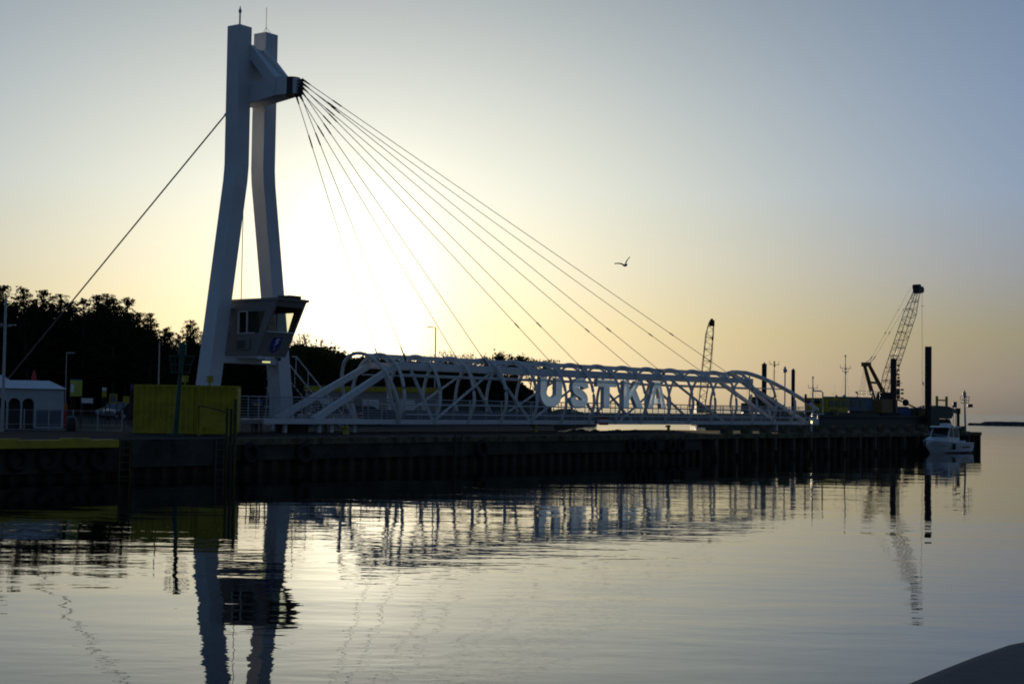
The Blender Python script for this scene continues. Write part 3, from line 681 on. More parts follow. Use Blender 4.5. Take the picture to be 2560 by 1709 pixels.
# heraldic shield on the raked lower panel
def fp(x_, z_, off=0.012): return (x_, yf(z_) - off, z_)
def on_front(poly, name, m_, par, off): return MB().add([fp(x_, z_, off) for x_, z_ in poly], [tuple(range(len(poly)))]).build(name, M_[m_], par)
zs = 3.12 + CAMH
shp = [(-0.34, zs + .38), (-0.36, zs - .05), (-.28, zs - .30), (0.0, zs - .46), (0.28, zs - .30), (0.36, zs - .05), (0.34, zs + .38)]
sh = MB().add([fp(x_, z_, 0.02) for x_, z_ in shp] + [fp(x_, z_, 0.0) for x_, z_ in shp], [tuple(range(7))] + [(i, (i + 1) % 7, 7 + (i + 1) % 7, 7 + i) for i in range(7)]).build('shield', M_['shield_blue'], cb)
sh['label'] = 'blue heraldic shield with a white figure and a gold mark'
mk = MB()
for poly in ([(-.06, .33), (.12, .33), (.10, .22), (-.08, .20)], [(-.12, .22), (.10, .20), (.14, .10), (-.06, .08)], [(-.02, .10), (.16, .10), (.02, -.02), (-.16, -.04)], [(.14, .30), (.22, .32), (.20, .24), (.13, .22)]):
    mk.add([fp(x_, zs + z_, 0.026) for x_, z_ in poly], [(0, 1, 2, 3)])
mk.build('white_figure', M_['sign_white'], sh)
on_front([(-.06, zs - .14), (.0, zs - .08), (.06, zs - .14), (.05, zs - .30), (-.05, zs - .30)], 'gold_mark', 'gold', sh, 0.026)
# lamps and cameras under the front edge, chiller on the roof
mb = MB(); mb.box(-1.0, -0.78, yb_ - .12, yb_ + .05, z0 - .16, z0 - .004); mb.build('camera_box', M_['sign_white'], cb)
lf = MB().box(-0.55, -0.10, yb_ - .10, yb_ + .1, z0 - .26, z0 - .104).build('floodlight', M_['white_paint'], cb)
MB().box(-0.54, -0.11, yb_ - .09, yb_ + .09, z0 - .34, z0 - .262).build('lens', M_['lit_lamp'], lf)
mb = MB(); mb.ball((0.55, yb_ - .1, z0 - .12), 0.10); mb.tube([(0.55, yb_ - .1, z0 - .12), (0.35, yb_, z0 - .02)], .03, 5); mb.build('camera_dome', M_['dark_steel'], cb)
MB().box(0.15, 1.0, -3.0, -2.1, z1 + .16, z1 + .36).build('roof_unit', M_['dark_steel'], cb)
mb = MB()
for a in (-.12, -.04, .04, .12): mb.tube([(1.05, -3.1 + a, z1 + .15), (1.05, -3.1 + a * 1.6, z1 + .45 + abs(a))], 0.012, 4)
mb.build('wind_sensor', M_['dark_steel'], cb)
# stair handrail at the pylon's foot
sr_ = empty('stair', (PO[0], PO[1], GZ), PA, 'white handrailed stair going down behind the far pylon leg', 'stair')
for k, y_ in enumerate((-.5, .5)):
    mb = MB(); mb.tube([(3.1, y_, 4.1), (3.4, y_, 4.1), (7.4, y_, 0.9)], 0.04, 6); mb.tube([(3.4, y_, 3.2), (7.4, y_, 0.1)], 0.04, 6)
    for i in range(5): mb.tube([(3.4 + i, y_, 3.2 - i * .78), (3.4 + i, y_, 4.1 - i * .8)], .025, 5)
    mb.build('handrail', M_['white_paint'], sr_)
mb = MB()
for i in range(14): mb.box(3.4 + i * .28, 3.7 + i * .28, -.45, .45, 3.0 - i * .22, 3.05 - i * .22)
mb.box(3.1, 3.4, -.5, .5, 3.0, 3.1); mb.build('steps', M_['dark_steel'], sr_)
exec_marker = None

# ================================================================ objects on the left quay
def px_m(Y): return Y / FPX
def corrug(mb_, x0, x1, y, z0_, z1_, pitch=0.28, d=0.05, flip=False):
    prof = []; xx_ = x0
    while xx_ < x1 - 1e-4:
        for a, b in ((0, 0), (.36, 0), (.5, d), (.86, d)):
            u = min(x1, xx_ + a * pitch); prof.append((u, y + b))
        xx_ += pitch
    prof.append((x1, y)); vs = [(u, v, z) for u, v in prof for z in (z0_, z1_)]
    mb_.add(vs, [(2 * i, 2 * i + 2, 2 * i + 3, 2 * i + 1) for i in range(len(prof) - 1)])
def container(name, pa, pb, Ya, Yb, ztop, m_, label, depth=2.2):
    A = onground(pa, Ya, GZ + .01); B = onground(pb, Yb, GZ + .01); d = B - A; L = d.length; ang = math.atan2(d.y, d.x)
    e = empty(name, A, ang, label, 'container'); h = ztop - GZ
    w = MB(); corrug(w, .06, L - .06, 0.03, .12, h - .1); w.box(0.06, L - .06, depth - .08, depth, .12, h - .1); w.box(.02, .06, .06, depth - .06, .1, h - .1); w.box(L - .06, L - .02, .06, depth - .06, .1, h - .1)
    w.build('wall', m_, e)
    f = MB()
    for x_ in (0, L - .08):
        for y_ in (0, depth - .08): f.box(x_, x_ + .08, y_, y_ + .08, 0, h)
    f.box(.081, L - .081, 0, .07, h - .11, h - .003); f.box(.081, L - .081, 0, .07, 0, .12); f.box(.081, L - .081, depth - .07, depth, h - .11, h - .003)
    f.build('corner_frame', m_, e)
    MB().box(.07, L - .07, .072, depth - .072, h - .06, h - .012).build('roof', m_, e)
    return e
container('shipping_container', 334, 491, 72.4, 71.9, 3 + (1004.5 - 961) * 72.1 / FPX, M_['yellow_paint'], 'left of the two yellow corrugated containers on the quay, behind the green beacon')
container('shipping_container', 492, 594, 71.8, 72.0, 3 + (1006 - 963) * 71.9 / FPX, M_['yellow_paint'], 'right of the two yellow corrugated containers, next to the footbridge deck')
# yellow boxes on posts behind the containers
for (px_, lab) in ((523, 'yellow lamp box on a post above the container, in front of the near pylon leg'), (461, 'yellow lamp box on a post above the container beside the green beacon')):
    Y = 77.0; p = onground(px_, Y, GZ)
    e = empty('lamp_box', p, R(30), lab, 'lamp', 'yellow lamp boxes behind the container')
    zt = CAMH + (1006 - 940) * Y / FPX - GZ
    MB().cyl(0, 0, 0, zt - .3, .05, n=8).build('post', M_['yellow_paint'], e)
    MB().box(-.13, .13, -.13, .13, zt - .3, zt).box(-.15, .15, -.15, .15, zt + .002, zt + .03).build('box', M_['yellow_bright'], e)
# yellow steel mooring frame at the quay's corner
Y = 68.5; p = onground(500, Y, GZ)
fe = empty('mooring_stand', p, R(20), 'yellow steel stepped frame with a sloping box top at the quay corner', 'frame')
k_ = Y / FPX; Wd = 62 * k_ / .95
MB().prism([(0, 0.05), (Wd * .12, 0.05), (Wd * .12, .42), (Wd, .20), (Wd, 1.05), (Wd * .12, 1.30), (0, 1.30)], 'y', 0, .05).build('side_panel', M_['yellow_paint'], fe)
MB().prism([(0, 1.302), (Wd * .12, 1.302), (Wd, 1.052), (Wd, 1.10), (Wd * .12, 1.36), (0, 1.36)], 'y', -.02, .75).build('top_plate', M_['quay_beam'], fe)
MB().box(Wd + .002, Wd + .16, -.02, .14, -.1, 1.10).build('leg', M_['yellow_paint'], fe)
MB().box(0, .12, .62, .74, 0, 1.3).build('leg', M_['yellow_paint'], fe)
MB().box(.02, Wd - .02, .052, .075, .66, .70).build('rib', M_['yellow_bright'], fe)
# paired yellow mooring piles going down into the water
for i, (px_, top_, m_, lb) in enumerate(((578, 1024, 'dark_steel', 'dark rusty mooring pile standing in the water between two yellow ones'), (589, 1000, 'yellow_dim', 'yellow mooring pile rising in front of the container corner'), (568, 1022, 'yellow_dim', 'shorter yellow mooring pile beside the stepped frame'))):
    Y = 63.6 + 0.15 * i; a = at(px_, top_, Y)
    o = MB().tube([(a.x, a.y, -2), (a.x, a.y, a.z)], 0.06 if i != 1 else 0.07, 10).tube([(a.x, a.y, a.z), (a.x, a.y, a.z + .04)], .08, 10).build('mooring_pile', M_[m_]); tag(o, lb, 'pile', 'mooring piles by the stepped frame')

# green harbour beacon in front of the container (leaning slightly)
def beacon(foot, top, Y, m_, label, rad, basket_y, bw, lamp_h, extra=False):
    a = at(*foot, Y); b = at(*top, Y); k = Y / FPX
    e = empty('harbour_beacon', a, 0, label, 'beacon'); d = b - a; u = d.normalized()
    def on(ypix): f = (foot[1] - ypix) / (foot[1] - top[1]); return d * f
    MB().tube([(0, 0, 0), on(top[1] + lamp_h)], [rad * 1.25, rad * .8], 10).box(-.3, .3, -.3, .3, -.02, .06).build('mast', m_, e)
    lp = MB().tube([on(top[1] + lamp_h), on(top[1] + 6)], rad * 1.9, 12).tube([on(top[1] + 6), on(top[1])], [rad, rad * .3], 8).build('lantern', m_, e)
    up, lo = on(basket_y[0]), on(basket_y[1]); R1, R0 = bw[0] * k / 2, bw[1] * k / 2
    mb_ = MB()
    for c_, r_ in ((up, R1), ((up + lo) / 2, (R1 + R0) / 2), (lo, R0)):
        mb_.tube([c_ + Vector((r_ * math.cos(t_), r_ * math.sin(t_), 0)) for t_ in (2 * math.pi * i / 14 for i in range(15))], .018, 5, caps=False)
    for i in range(8): t_ = 2 * math.pi * i / 8; mb_.tube([up + Vector((R1 * math.cos(t_), R1 * math.sin(t_), 0)), lo + Vector((R0 * math.cos(t_), R0 * math.sin(t_), 0))], .014, 4)
    mb_.tube([lo, lo + Vector((0, 0, .03))], [R0, R0], 14); mb_.build('basket', m_, e)
    if extra:
        MB().box(R0 * .5, R0 * 1.9, -.12, .12, lo.z - .32, lo.z - .05).build('floodlight', M_['dark_steel'], e)
    return e
beacon((438, 1086), (458, 853), 69.3, M_['green_paint'], 'green harbour light beacon with a wire basket, in front of the yellow container', 0.10, (890, 932), (64, 44), 34)
beacon((2413.5, 1079), (2411, 974), 127, M_['galvanised'], 'slim light beacon with a basket at the end of the pier', 0.075, (991, 1008), (25, 18), 20, True)

# kiosks: white cabins with sheet roofs
def kiosk(px0, pxc, px1, Yc, yeave, yridge, label, arches=True, ang=None):
    C_ = onground(pxc, Yc, GZ); a = R(20); k = Yc / FPX
    Lr = (px1 - pxc) * k / math.cos(a); Ll = (pxc - px0) * k / math.sin(R(60)) if px0 is not None else 3
    e = empty('kiosk', C_, a, label, 'kiosk')
    zE = CAMH + (1001 - yeave) * k - GZ; zR = CAMH + (1001 - yridge) * k - GZ
    ux, uy = -math.sin(R(60)), math.cos(R(60)) # left wall direction relative
    D = 2.6
    W = Ll
    w = MB(); w.box(0, Lr, 0, .05, .05, zE); w.box(Lr - .05, Lr, .052, D, .05, zE); w.box(-W, Lr, D + .002, D + .05, .05, zE)
    # arcade side on the left
    if arches:
        n_ = 3; aw = W / n_
        for i in range(n_):
            x0_ = -W + i * aw
            w.box(x0_, x0_ + .10, 0, .05, 0, zE); r_ = (aw - .10) / 2; cx_ = x0_ + .10 + r_; zc = zE * .62
            pts = [(cx_ + r_ * math.cos(t_), zc + r_ * math.sin(t_)) for t_ in (math.pi * j / 8 for j in range(9))]
            for j in range(8):
                p0, p1 = pts[j], pts[j + 1]; w.add([(p0[0], 0, p0[1]), (p1[0], 0, p1[1]), (p1[0], 0, zE), (p0[0], 0, zE)], [(0, 1, 2, 3)]); w.add([(p0[0], 0.05, p0[1]), (p1[0], 0.05, p1[1]), (p1[0], 0.05, zE), (p0[0], 0.05, zE)], [(3, 2, 1, 0)])
    w.build('wall', M_['shop_white'], e)
    if arches: MB().box(-W + .12, -.05, .8, .86, 0, zE - .05).build('shade_panel', M_['dark_steel'], e)  # dark panel added behind the arches, standing in for the shade inside
    MB().box(.12, Lr - .12, -.02, -.004, .12, zE * .48).build('panel', M_['grey_container'], e)
    MB().box(.04, Lr - .04, -.035, -.005, .03, .11).build('skirting', M_['shop_white'], e)
    rf = MB(); rf.prism([(-.25, zE), (D + .25, zE), (D / 2, zR)], 'x', Lr * .55, Lr + .12)
    rf = MB().add([(-W - .1, -.2, zE), (Lr + .15, -.2, zE), (Lr + .15, D + .2, zE), (-W - .1, D + .2, zE), (-W * .55, D / 2, zR), (Lr * .55, D / 2, zR)], [(0, 1, 5, 4), (1, 2, 5), (2, 3, 4, 5), (3, 0, 4), (3, 2, 1, 0)])
    rf.build('roof', M_['roof_sheet'], e)
    return e
kiosk(0, 85, 152, 79.5, 972, 951, 'white kiosk with an arched front and pale metal roof at the far left')
kiosk(-90, -40, 32, 86, 966, 938, 'pale-roofed kiosk cut by the left frame edge, behind the arched one', arches=False)
# closed red parasol behind the kiosk
p = onground(83, 89, GZ); e = empty('parasol', p, 0, 'closed red and white parasol behind the white kiosk', 'parasol'); zt = CAMH + (1001 - 926) * 89 / FPX - GZ
MB().cyl(0, 0, 0, zt, .03, n=6).build('pole', M_['galvanised'], e)
mb = MB(); mb.tube([(0, 0, zt - 1.6), (0, 0, zt - 1.1), (0, 0, zt - .1), (0, 0, zt)], [.20, .24, .08, .03], 10); mb.build('canopy', M_['red_paint'], e)
# signs and boards behind the fence
def board(x0, x1, y0, y1, Y, m_, label, name='sign_board', cat='sign', group=None, inset=None, posts=True):
    a = at(x0, y1, Y); b = at(x1, y0, Y); w = b.x - a.x; h = b.z - a.z
    e = empty(name, ((a.x + b.x) / 2, Y, GZ), R(8), label, cat, group); zb_ = a.z - GZ
    MB().box(-w / 2, w / 2, 0, .06, zb_, zb_ + h).build('panel', m_, e)
    if inset: 
        for (u0, u1, v0, v1, mm) in inset: MB().box(-w / 2 + u0 * w, -w / 2 + u1 * w, -.012, -.002, zb_ + v0 * h, zb_ + v1 * h).build('panel_print', M_[mm], e)
    if posts:
        for s_ in (-1, 1): MB().box(s_ * w * .42 - .03, s_ * w * .42 + .03, .062, .12, 0, zb_ + h * .9).build('post', M_['dark_steel'], e)
    return e
board(175, 205, 947, 990, 84, M_['sign_lime'], 'tall lime information board with a white figure, right of the white kiosk', inset=[(.06, .34, .22, .68, 'sign_white'), (0, 1, .93, 1.0, 'blue_paint')])
board(255, 266, 968, 992, 96, M_['yellow_bright'], 'narrow yellow sign under a white plate on a post', inset=[(0, 1, .65, .98, 'sign_white')])
board(273, 293, 984, 1008, 92, M_['yellow_paint'], 'yellow framed notice board just above the parked cars', inset=[(.15, .85, .12, .82, 'grey_container')])
board(307, 323, 990, 1007, 100, M_['yellow_paint'], 'small yellow board left of the container, beyond the cars')
board(326, 333, 959, 975, 90, M_['blue_paint'], 'small blue sign peeking out beside the yellow container')
board(203, 232, 995, 1007, 98, M_['sign_white'], 'low pale banner beyond the fence on the parking ground', name='banner')
# red and yellow vending cabinet beside the kiosk, bin
Y = 84; p = onground(161, Y, GZ); e = empty('vending_cabinet', p, R(18), 'red and orange vending cabinet at the right side of the kiosk', 'cabinet')
MB().box(-.17, .17, 0, .4, 0, 1.0).build('body', M_['red_paint'], e); MB().box(-.17, .17, -.01, .41, 1.002, 1.3).build('display', M_['orange_paint'], e)
Y = 75; p = onground(179, Y, GZ); e = empty('litter_bin', p, 0, 'dark round litter bin on the quay right of the kiosk', 'bin')
MB().tube([(0, 0, 0), (0, 0, .05), (0, 0, .6), (0, 0, .66)], [.22, .24, .25, .22], 16).build('body', M_['dark_steel'], e); MB().tube([(0, 0, .662), (0, 0, .74)], [.24, .12], 16).build('lid', M_['grey_container'], e)
# mesh fence
fe = empty('mesh_fence', onground(0, 75.5, GZ), R(2), 'low wire mesh fence on thin posts between the kiosk and the container', 'fence')
Lf = 6.0
for i in range(6): MB().bar((i * Lf / 5, 0, 0), (i * Lf / 5, 0, 1.05), .04, .04).build('post', M_['galvanised'], fe)
mb = MB(); mb.bar((0, 0, .30), (Lf, 0, .30), .025, .025); mb.bar((0, 0, 1.0), (Lf, 0, 1.0), .02, .02); mb.bar((0, 0, .04), (Lf, 0, .04), .03, .03)
for i in range(60): mb.bar((i * .1, 0, .04), (i * .1, 0, 1.0), .004, .004)
mb.build('wire_panel', M_['galvanised'], fe)

# cars
def car(px_, Y, ang, m_, label, L=4.1, H_=1.45):
    e = empty('parked_car', onground(px_, Y, GZ), ang, label, 'car', 'cars parked behind the quay'); W = .86
    prof = [(-L / 2, .35), (-L / 2 + .05, .75), (-L / 2 + .9, .92), (L / 2 - .5, .92), (L / 2 - .05, .78), (L / 2, .35)]
    b = MB().prism(prof, 'y', -W, W).build('body', m_, e)
    cab = [(-L / 2 + .75, .925), (-L / 2 + 1.45, H_), (L / 2 - 1.15, H_), (L / 2 - .35, .925)]
    MB().prism([(cab[0][0] + .08, .925), (cab[1][0] + .04, H_ - .06), (cab[2][0] - .04, H_ - .06), (cab[3][0] - .08, .925)], 'y', -W + .09, W - .09).build('windows', M_['dark_glass'], e)
    MB().prism([(cab[1][0], H_ - .055), (cab[1][0] + .1, H_), (cab[2][0] - .1, H_), (cab[2][0], H_ - .055)], 'y', -W + .06, W - .06).build('roof', m_, e)
    for sx in (-1, 1):
        for sy in (-1, 1):
            w_ = MB().tube([(sx * L * .31, sy * (W - .18), .31), (sx * L * .31, sy * (W + .02), .31)], .31, 14).build('wheel', M_['rubber'], e)
            MB().tube([(sx * L * .31, sy * (W + .022), .31), (sx * L * .31, sy * (W + .03), .31)], .19, 12).build('rim', M_['galvanised'], w_)
    for sy in (-1, 1): MB().box(-L / 2 - .01, -L / 2 + .06, sy * .62 - .14, sy * .62 + .14, .60, .72).build('headlight', M_['sign_white'], e)
car(318, 124, R(60), M_['car_dark'], 'dark parked car half hidden behind the left yellow container')
car(300, 132, R(60), M_['car_dark'], 'dark parked car beyond the first one, left of the container')
car(820, 104, R(8), M_['car_silver'], 'silver parked car with a pale roof, seen through the bridge railing', H_=1.5)
car(905, 112, R(6), M_['car_red'], 'red parked car seen through the first rings of the bridge')
# long low building with a yellow band behind the bridge foot
bl = empty('market_building', onground(762, 118, GZ), R(3), 'long low grey building with a yellow fascia band behind the bridge', 'building')
zt = CAMH + (1012 - 966) * 118 / FPX - GZ
MB().box(0, 10.5, 0, 6, 0, zt - .38).build('wall', M_['cabin_panel'], bl); MB().box(-.1, 10.6, -.1, 6.1, zt - .378, zt).build('fascia', M_['yellow_paint'], bl); MB().box(-.05, 10.55, -.05, 6.05, zt + .002, zt + .06).build('roof', M_['grey_container'], bl)
for i, (a_, w__) in enumerate(((1.2, .9), (4.4, 1.3), (7.2, 1.3))): MB().box(a_, a_ + w__, -.03, -.004, .9 if i else 0, 2.0).build('window' if i else 'door', M_['sign_white'], bl)
board(585, 598, 1001, 1013, 80, M_['yellow_paint'], 'pale yellow notice on the railing between the pylon legs', posts=False)
board(629, 656, 1000, 1014, 79, M_['blue_paint'], 'blue notice board behind the railing between the pylon legs', inset=[(.2, .8, .05, .45, 'yellow_paint')])

# street lamps
def lamp(px_, ytop, Y, label, arm=0, r_=.05, armlen=.9, heads=1, lean=0):
    p = onground(px_, Y, GZ); zt = at(px_, ytop, Y).z - GZ; e = empty('street_lamp', p, 0, label, 'street lamp', 'street lamps behind the quay')
    MB().tube([(0, 0, 0), (0, 0, 1.0), (0, 0, zt)], [r_ * 1.5, r_ * 1.3, r_], 8).build('pole', M_['galvanised'], e)
    if arm: MB().tube([(0, 0, zt - .03), (arm * armlen * .4, 0, zt), (arm * armlen, 0, zt + .02)], [.03, .04, .05], 6).cbox((arm * armlen, 0, zt + .01), .5, .16, .06).build('lamp_head', M_['galvanised'], e)
    return e
l1 = lamp(7, 745, 71, 'tall lamp pole with low side brackets at the left frame edge', 0, .06)
zz = at(7, 812, 71).z - GZ; MB().cbox((.32, 0, zz), .34, .1, .05).cbox((-.3, 0, zz + .04), .3, .1, .05).bar((-.3, 0, zz - .05), (.3, 0, zz - .05), .04, .04).build('lamp_head', M_['galvanised'], l1)
lamp(163, 882, 95, 'thin lamp pole behind the lime information board', 1, .022, .22)
lamp(395, 856, 90, 'plain lamp pole above the left yellow container', 0, .035)
lamp(1086, 818, 130, 'street lamp with a left-pointing arm rising behind the bridge tube', -1, .05, .55)

# ================================================================ white pipe frame at the bridge's right end
pf = empty('pipe_gantry', (0, 0, 0), 0, 'white pipe frame with a small lamp at the outer end of the bridge', 'frame')
Yp = 116
pts = [at(2032, 1033, Yp), at(2032, 978, Yp), at(2034, 976.5, Yp), at(2053, 977, Yp), at(2057, 981, Yp), at(2057, 1033, Yp)]
MB().tube(pts, .055, 8).build('gate_hoop', M_['white_paint'], pf)
MB().tube([at(2032, 940, Yp), at(2032, 978, Yp)], .03, 6).build('signal_mast', M_['white_paint'], pf)
mb = MB(); a, b = at(2030, 1034, Yp), at(2060, 1034, Yp); mb.bar(a, b, .10, .10)
mb.bar(at(2045, 1035, Yp), Vector((at(2045, 1035, Yp).x, Yp, GZ)), .12, .12); mb.bar(at(2033, 1050, Yp), at(2044, 1035, Yp), .05, .05)
mb.build('stand', M_['white_paint'], pf)
mb = MB(); c_ = at(2036, 1057, Yp); mb.prism([(c_.x - .25, GZ), (c_.x + .38, GZ), (c_.x + .12, c_.z + .4), (c_.x - .2, c_.z + .55)], 'y', Yp - .3, Yp + .3); mb.build('foot', M_['white_paint'], pf)
mb = MB(); mb.ball(at(2043, 1003, Yp), .22, 8, 6, (1.3, 1, .8)); mb.build('search_light', M_['dark_steel'], pf)
# red topped signal with a blue disc
e = empty('signal_post', onground(2014, 114, GZ), 0, 'short post with a red signal lamp and a blue disc near the bridge end', 'signal'); k = 114 / FPX; zc = at(2014, 994, 114).z - GZ
MB().cyl(0, 0, 0, zc - .3, .04, n=8).build('post', M_['galvanised'], e); MB().tube([(0, 0, zc - .32), (0, 0, zc + .2)], .1, 10).tube([(0, 0, zc + .2), (0, 0, zc + .3)], [.1, .03], 10).build('lamp', M_['red_paint'], e)
MB().tube([(.13, -.06, zc - .20), (.13, .0, zc - .20)], .0, sq=(.0, .0)).ball((.20, 0, zc - .30), .16, 10, 6, (1, .2, .8)).build('disc', M_['blue_paint'], e)

# ================================================================ work barge with crane behind the pier
def barge_frame(eta): return frame(Q(0, eta, 0), QA)
BY = 19.0
def b_at(px_, eta): return q_at(px_, eta)
bg0, bg1 = b_at(1764, BY), b_at(2345, BY)
wb = empty('work_barge', Q(bg0, BY, 0), QA, 'dark green work barge with spud piles lying behind the pier', 'barge'); LBg = bg1 - bg0
DZ = 2.75
MB().prism([(0, 0), (LBg, 0), (LBg, 10), (19.5, 10)], 'z', -.6, DZ).build('hull', M_['hull_green'], wb)
mb = MB(); mb.box(0.1, LBg - .1, -.05, -.002, DZ - .35, DZ - .2); mb.build('rubbing_strake', M_['rubber'], wb)
def brail(s0, s1, y, zb_=DZ, h=.55):
    mb_ = MB()
    for zz_ in (h, h * .5): mb_.tube([(s0, y, zb_ + zz_), (s1, y, zb_ + zz_)], .022, 5)
    s_ = s0
    while s_ <= s1: mb_.tube([(s_, y, zb_), (s_, y, zb_ + h)], .022, 5); s_ += 1.5
    return mb_.build('railing', M_['galvanised'], wb)
brail(0.2, 12, .15); brail(12, 18, .15)
def bx(px_, eta=BY): return b_at(px_, eta) - bg0
def bY(px_, eta): return Q(b_at(px_, eta), eta, 0).y
def bz(px_, py_, eta): return CAMH + ray(px_, py_).z * bY(px_, eta)
# wheelhouse (yellow) and cabins on deck
e0 = BY + 1.2
def deckbox(x0, x1, ytop, ybot, eta, m_, name, depth=3, rake=0.0, wname=None):
    a, b = b_at(x0, eta) - bg0, b_at(x1, eta) - bg0; z1_ = bz((x0 + x1) / 2, ytop, eta); z0_ = bz((x0 + x1) / 2, ybot, eta) if ybot else DZ
    z0_ = min(max(z0_, DZ - .02), z1_ - .2)
    return MB().add([(a, eta - BY, z0_), (b, eta - BY, z0_), (b, eta - BY + depth, z0_), (a, eta - BY + depth, z0_), (a - rake, eta - BY - rake * .5, z1_), (b, eta - BY - rake * .5, z1_), (b, eta - BY + depth, z1_), (a - rake, eta - BY + depth, z1_)],
                   [(3, 2, 1, 0), (4, 5, 6, 7), (0, 1, 5, 4), (1, 2, 6, 5), (2, 3, 7, 6), (3, 0, 4, 7)]).build(name, m_, wb), a, b, z0_, z1_
wh, a, b, z0_, z1_ = deckbox(2067, 2120, 997, 1031, e0, M_['yellow_paint'], 'wheelhouse', 2.4, .15)
for i in range(3):
    s0_ = a + (b - a) * (.06 + i * .32); MB().box(s0_, s0_ + (b - a) * .24, e0 - BY - .10, e0 - BY - .075, z0_ + (z1_ - z0_) * .45, z0_ + (z1_ - z0_) * .88).build('window', M_['dark_glass'], wh)
MB().box(a - .2, b + .02, e0 - BY - .15, e0 - BY + 2.5, z1_ + .002, z1_ + .08).build('roof', M_['yellow_paint'], wh)
mb = MB()
for px_, r_ in ((2084, .13), (2104, .20)): s_ = bx(px_, e0); mb.ball((s_, .9, z1_ + .26), r_)
mb.build('radar_dome', M_['galvanised'], wh)
mb = MB(); s_ = bx(2082, e0); mb.tube([(s_, 1, z1_), (s_, 1, z1_ + 1.5)], .012, 4); mb.bar((s_ - .4, 1, z1_ + .4), (s_ + .4, 1, z1_ + .4), .015, .015); mb.bar((s_ - .4, 1, z1_ + .4), (s_ - .4, 1, z1_ + .6), .015, .015); mb.bar((s_ + .4, 1, z1_ + .4), (s_ + .4, 1, z1_ + .6), .015, .015); mb.build('aerial', M_['dark_steel'], wh)
dk, a, b, z0_, z1_ = deckbox(2121, 2183, 992, 1027, e0 + .1, M_['grey_container'], 'deck_cabin', 2.8)
mb = MB()
for i in range(2): mb.box(a + .6 + i * 2, a + 1.6 + i * 2, e0 - BY + .06, e0 - BY + .098, z0_ + .5, z1_ - .4)
mb.build('window', M_['dark_glass'], dk)
mb = MB(); 
for zz_ in (.55, 1.0):
    mb.tube([(a + 1.2, .9, z1_ + zz_ * .6), (b + .8, .9, z1_ + zz_ * .6)], .02, 4)
for i in range(6): mb.tube([(a + 1.2 + i * (b - a - .4) / 5, .9, z1_), (a + 1.2 + i * (b - a - .4) / 5, .9, z1_ + .6)], .02, 4)
mb.build('roof_railing', M_['galvanised'], dk)
mb = MB(); s_ = bx(2143, e0); mb.tube([(s_, 1.2, z1_), (s_, 1.2, z1_ + .38), (s_ - .28, 1.2, z1_ + .48)], .09, 8); mb.build('vent_pipe', M_['dark_steel'], dk)
deckbox(2222, 2278, 1019, 1060, e0 + .1, M_['blue_paint'], 'deck_container', 2.4)
deckbox(2060, 2222, 1031, 1062, e0 - .6, M_['hull_green'], 'deckhouse', 4)
mb = MB()
for px_, w_, h_ in ((2068, .6, .5), (2290, .9, .6), (2300, .5, .9)):
    s_ = bx(px_, e0); mb.box(s_, s_ + w_, .2, .9, DZ, DZ + h_)
mb.build('deck_locker', M_['brown_paint'], wb)
for px_, w_, yt_2 in ((2186, 2.2, 1024), (2216, 1.6, 1018), (2262, 2.6, 1023), (2292, 1.4, 1016), (2304, 2.4, 1021), (2330, 2.0, 1019), (2348, 1.5, 1024)):
    s_ = bx(px_, e0 + .5); MB().prism([(s_, DZ), (s_ + w_, DZ), (s_ + w_ - .1, bz(px_, yt_2, e0 + .5) - .05), (s_ + w_ * .4, bz(px_, yt_2, e0 + .5)), (s_ + .1, bz(px_, yt_2, e0 + .5) - .12)], 'y', 3.2, 4.6).build('deck_gear', M_['spud_steel'], wb)
# masts
def mast(px_, ytop, eta, cross, m_='galvanised', base=None, r_=.035, cw=1.25, parent=wb, name='mast', items=True):
    s_ = b_at(px_, eta) - bg0; zt_ = bz(px_, ytop, eta); mb_ = MB(); y_ = eta - BY; zb_ = DZ if base is None else base
    mb_.tube([(s_, y_, zb_), (s_, y_, zt_)], [r_ * 1.3, r_ * .6], 6)
    for f, w_ in cross:
        zc_ = zt_ - f * (zt_ - zb_); mb_.bar((s_ - w_ * cw, y_, zc_), (s_ + w_ * cw, y_, zc_), .05, .05)
        for q_ in (-1, 1): mb_.bar((s_ + q_ * w_ * cw, y_, zc_ - .05), (s_ + q_ * w_ * cw, y_, zc_ + .32), .03, .03)
        if items: mb_.cbox((s_ + .05, y_, zc_ - .12), .14, .12, .2)
    if items: mb_.cbox((s_, y_, zt_ - .1), .12, .1, .22)
    o_2 = mb_.build(name, M_[m_], parent)
    MB().tube([(s_ - .9, y_ + .2, zb_), (s_, y_, zt_ - .6)], .008, 3).tube([(s_ + .9, y_ - .2, zb_), (s_, y_, zt_ - .6)], .008, 3).build('rigging', M_['dark_steel'], o_2)
    return o_2
mast(2113, 887, e0 + 1, [(.22, .9), (.28, .5)], r_=.06)
mast(2032, 941, e0 + .8, [(.3, .75)], r_=.05)
mast(1935, 903, e0 + 2, [(.06, .7)], m_='dark_steel', r_=.045)
mast(1873, 940, e0 + 3, [], m_='dark_steel', r_=.05)
# floodlight pole
s_ = b_at(1962, e0 + 1) - bg0; zt_ = bz(1962, 930, e0 + 1); y_ = e0 + 1 - BY
fl = MB().tube([(s_, y_, DZ), (s_, y_, zt_)], .06, 8).build('floodlight_pole', M_['galvanised'], wb)
MB().ball((s_, y_, zt_ + .15), .22, 10, 6).tube([(s_ - .12, y_, zt_ + .25), (s_ - .12, y_, zt_ + .5)], .05, 6).tube([(s_, y_, zt_ + .3), (s_, y_, zt_ + .55)], .05, 6).tube([(s_ + .12, y_, zt_ + .25), (s_ + .12, y_, zt_ + .5)], .05, 6).build('floodlight', M_['galvanised'], fl)
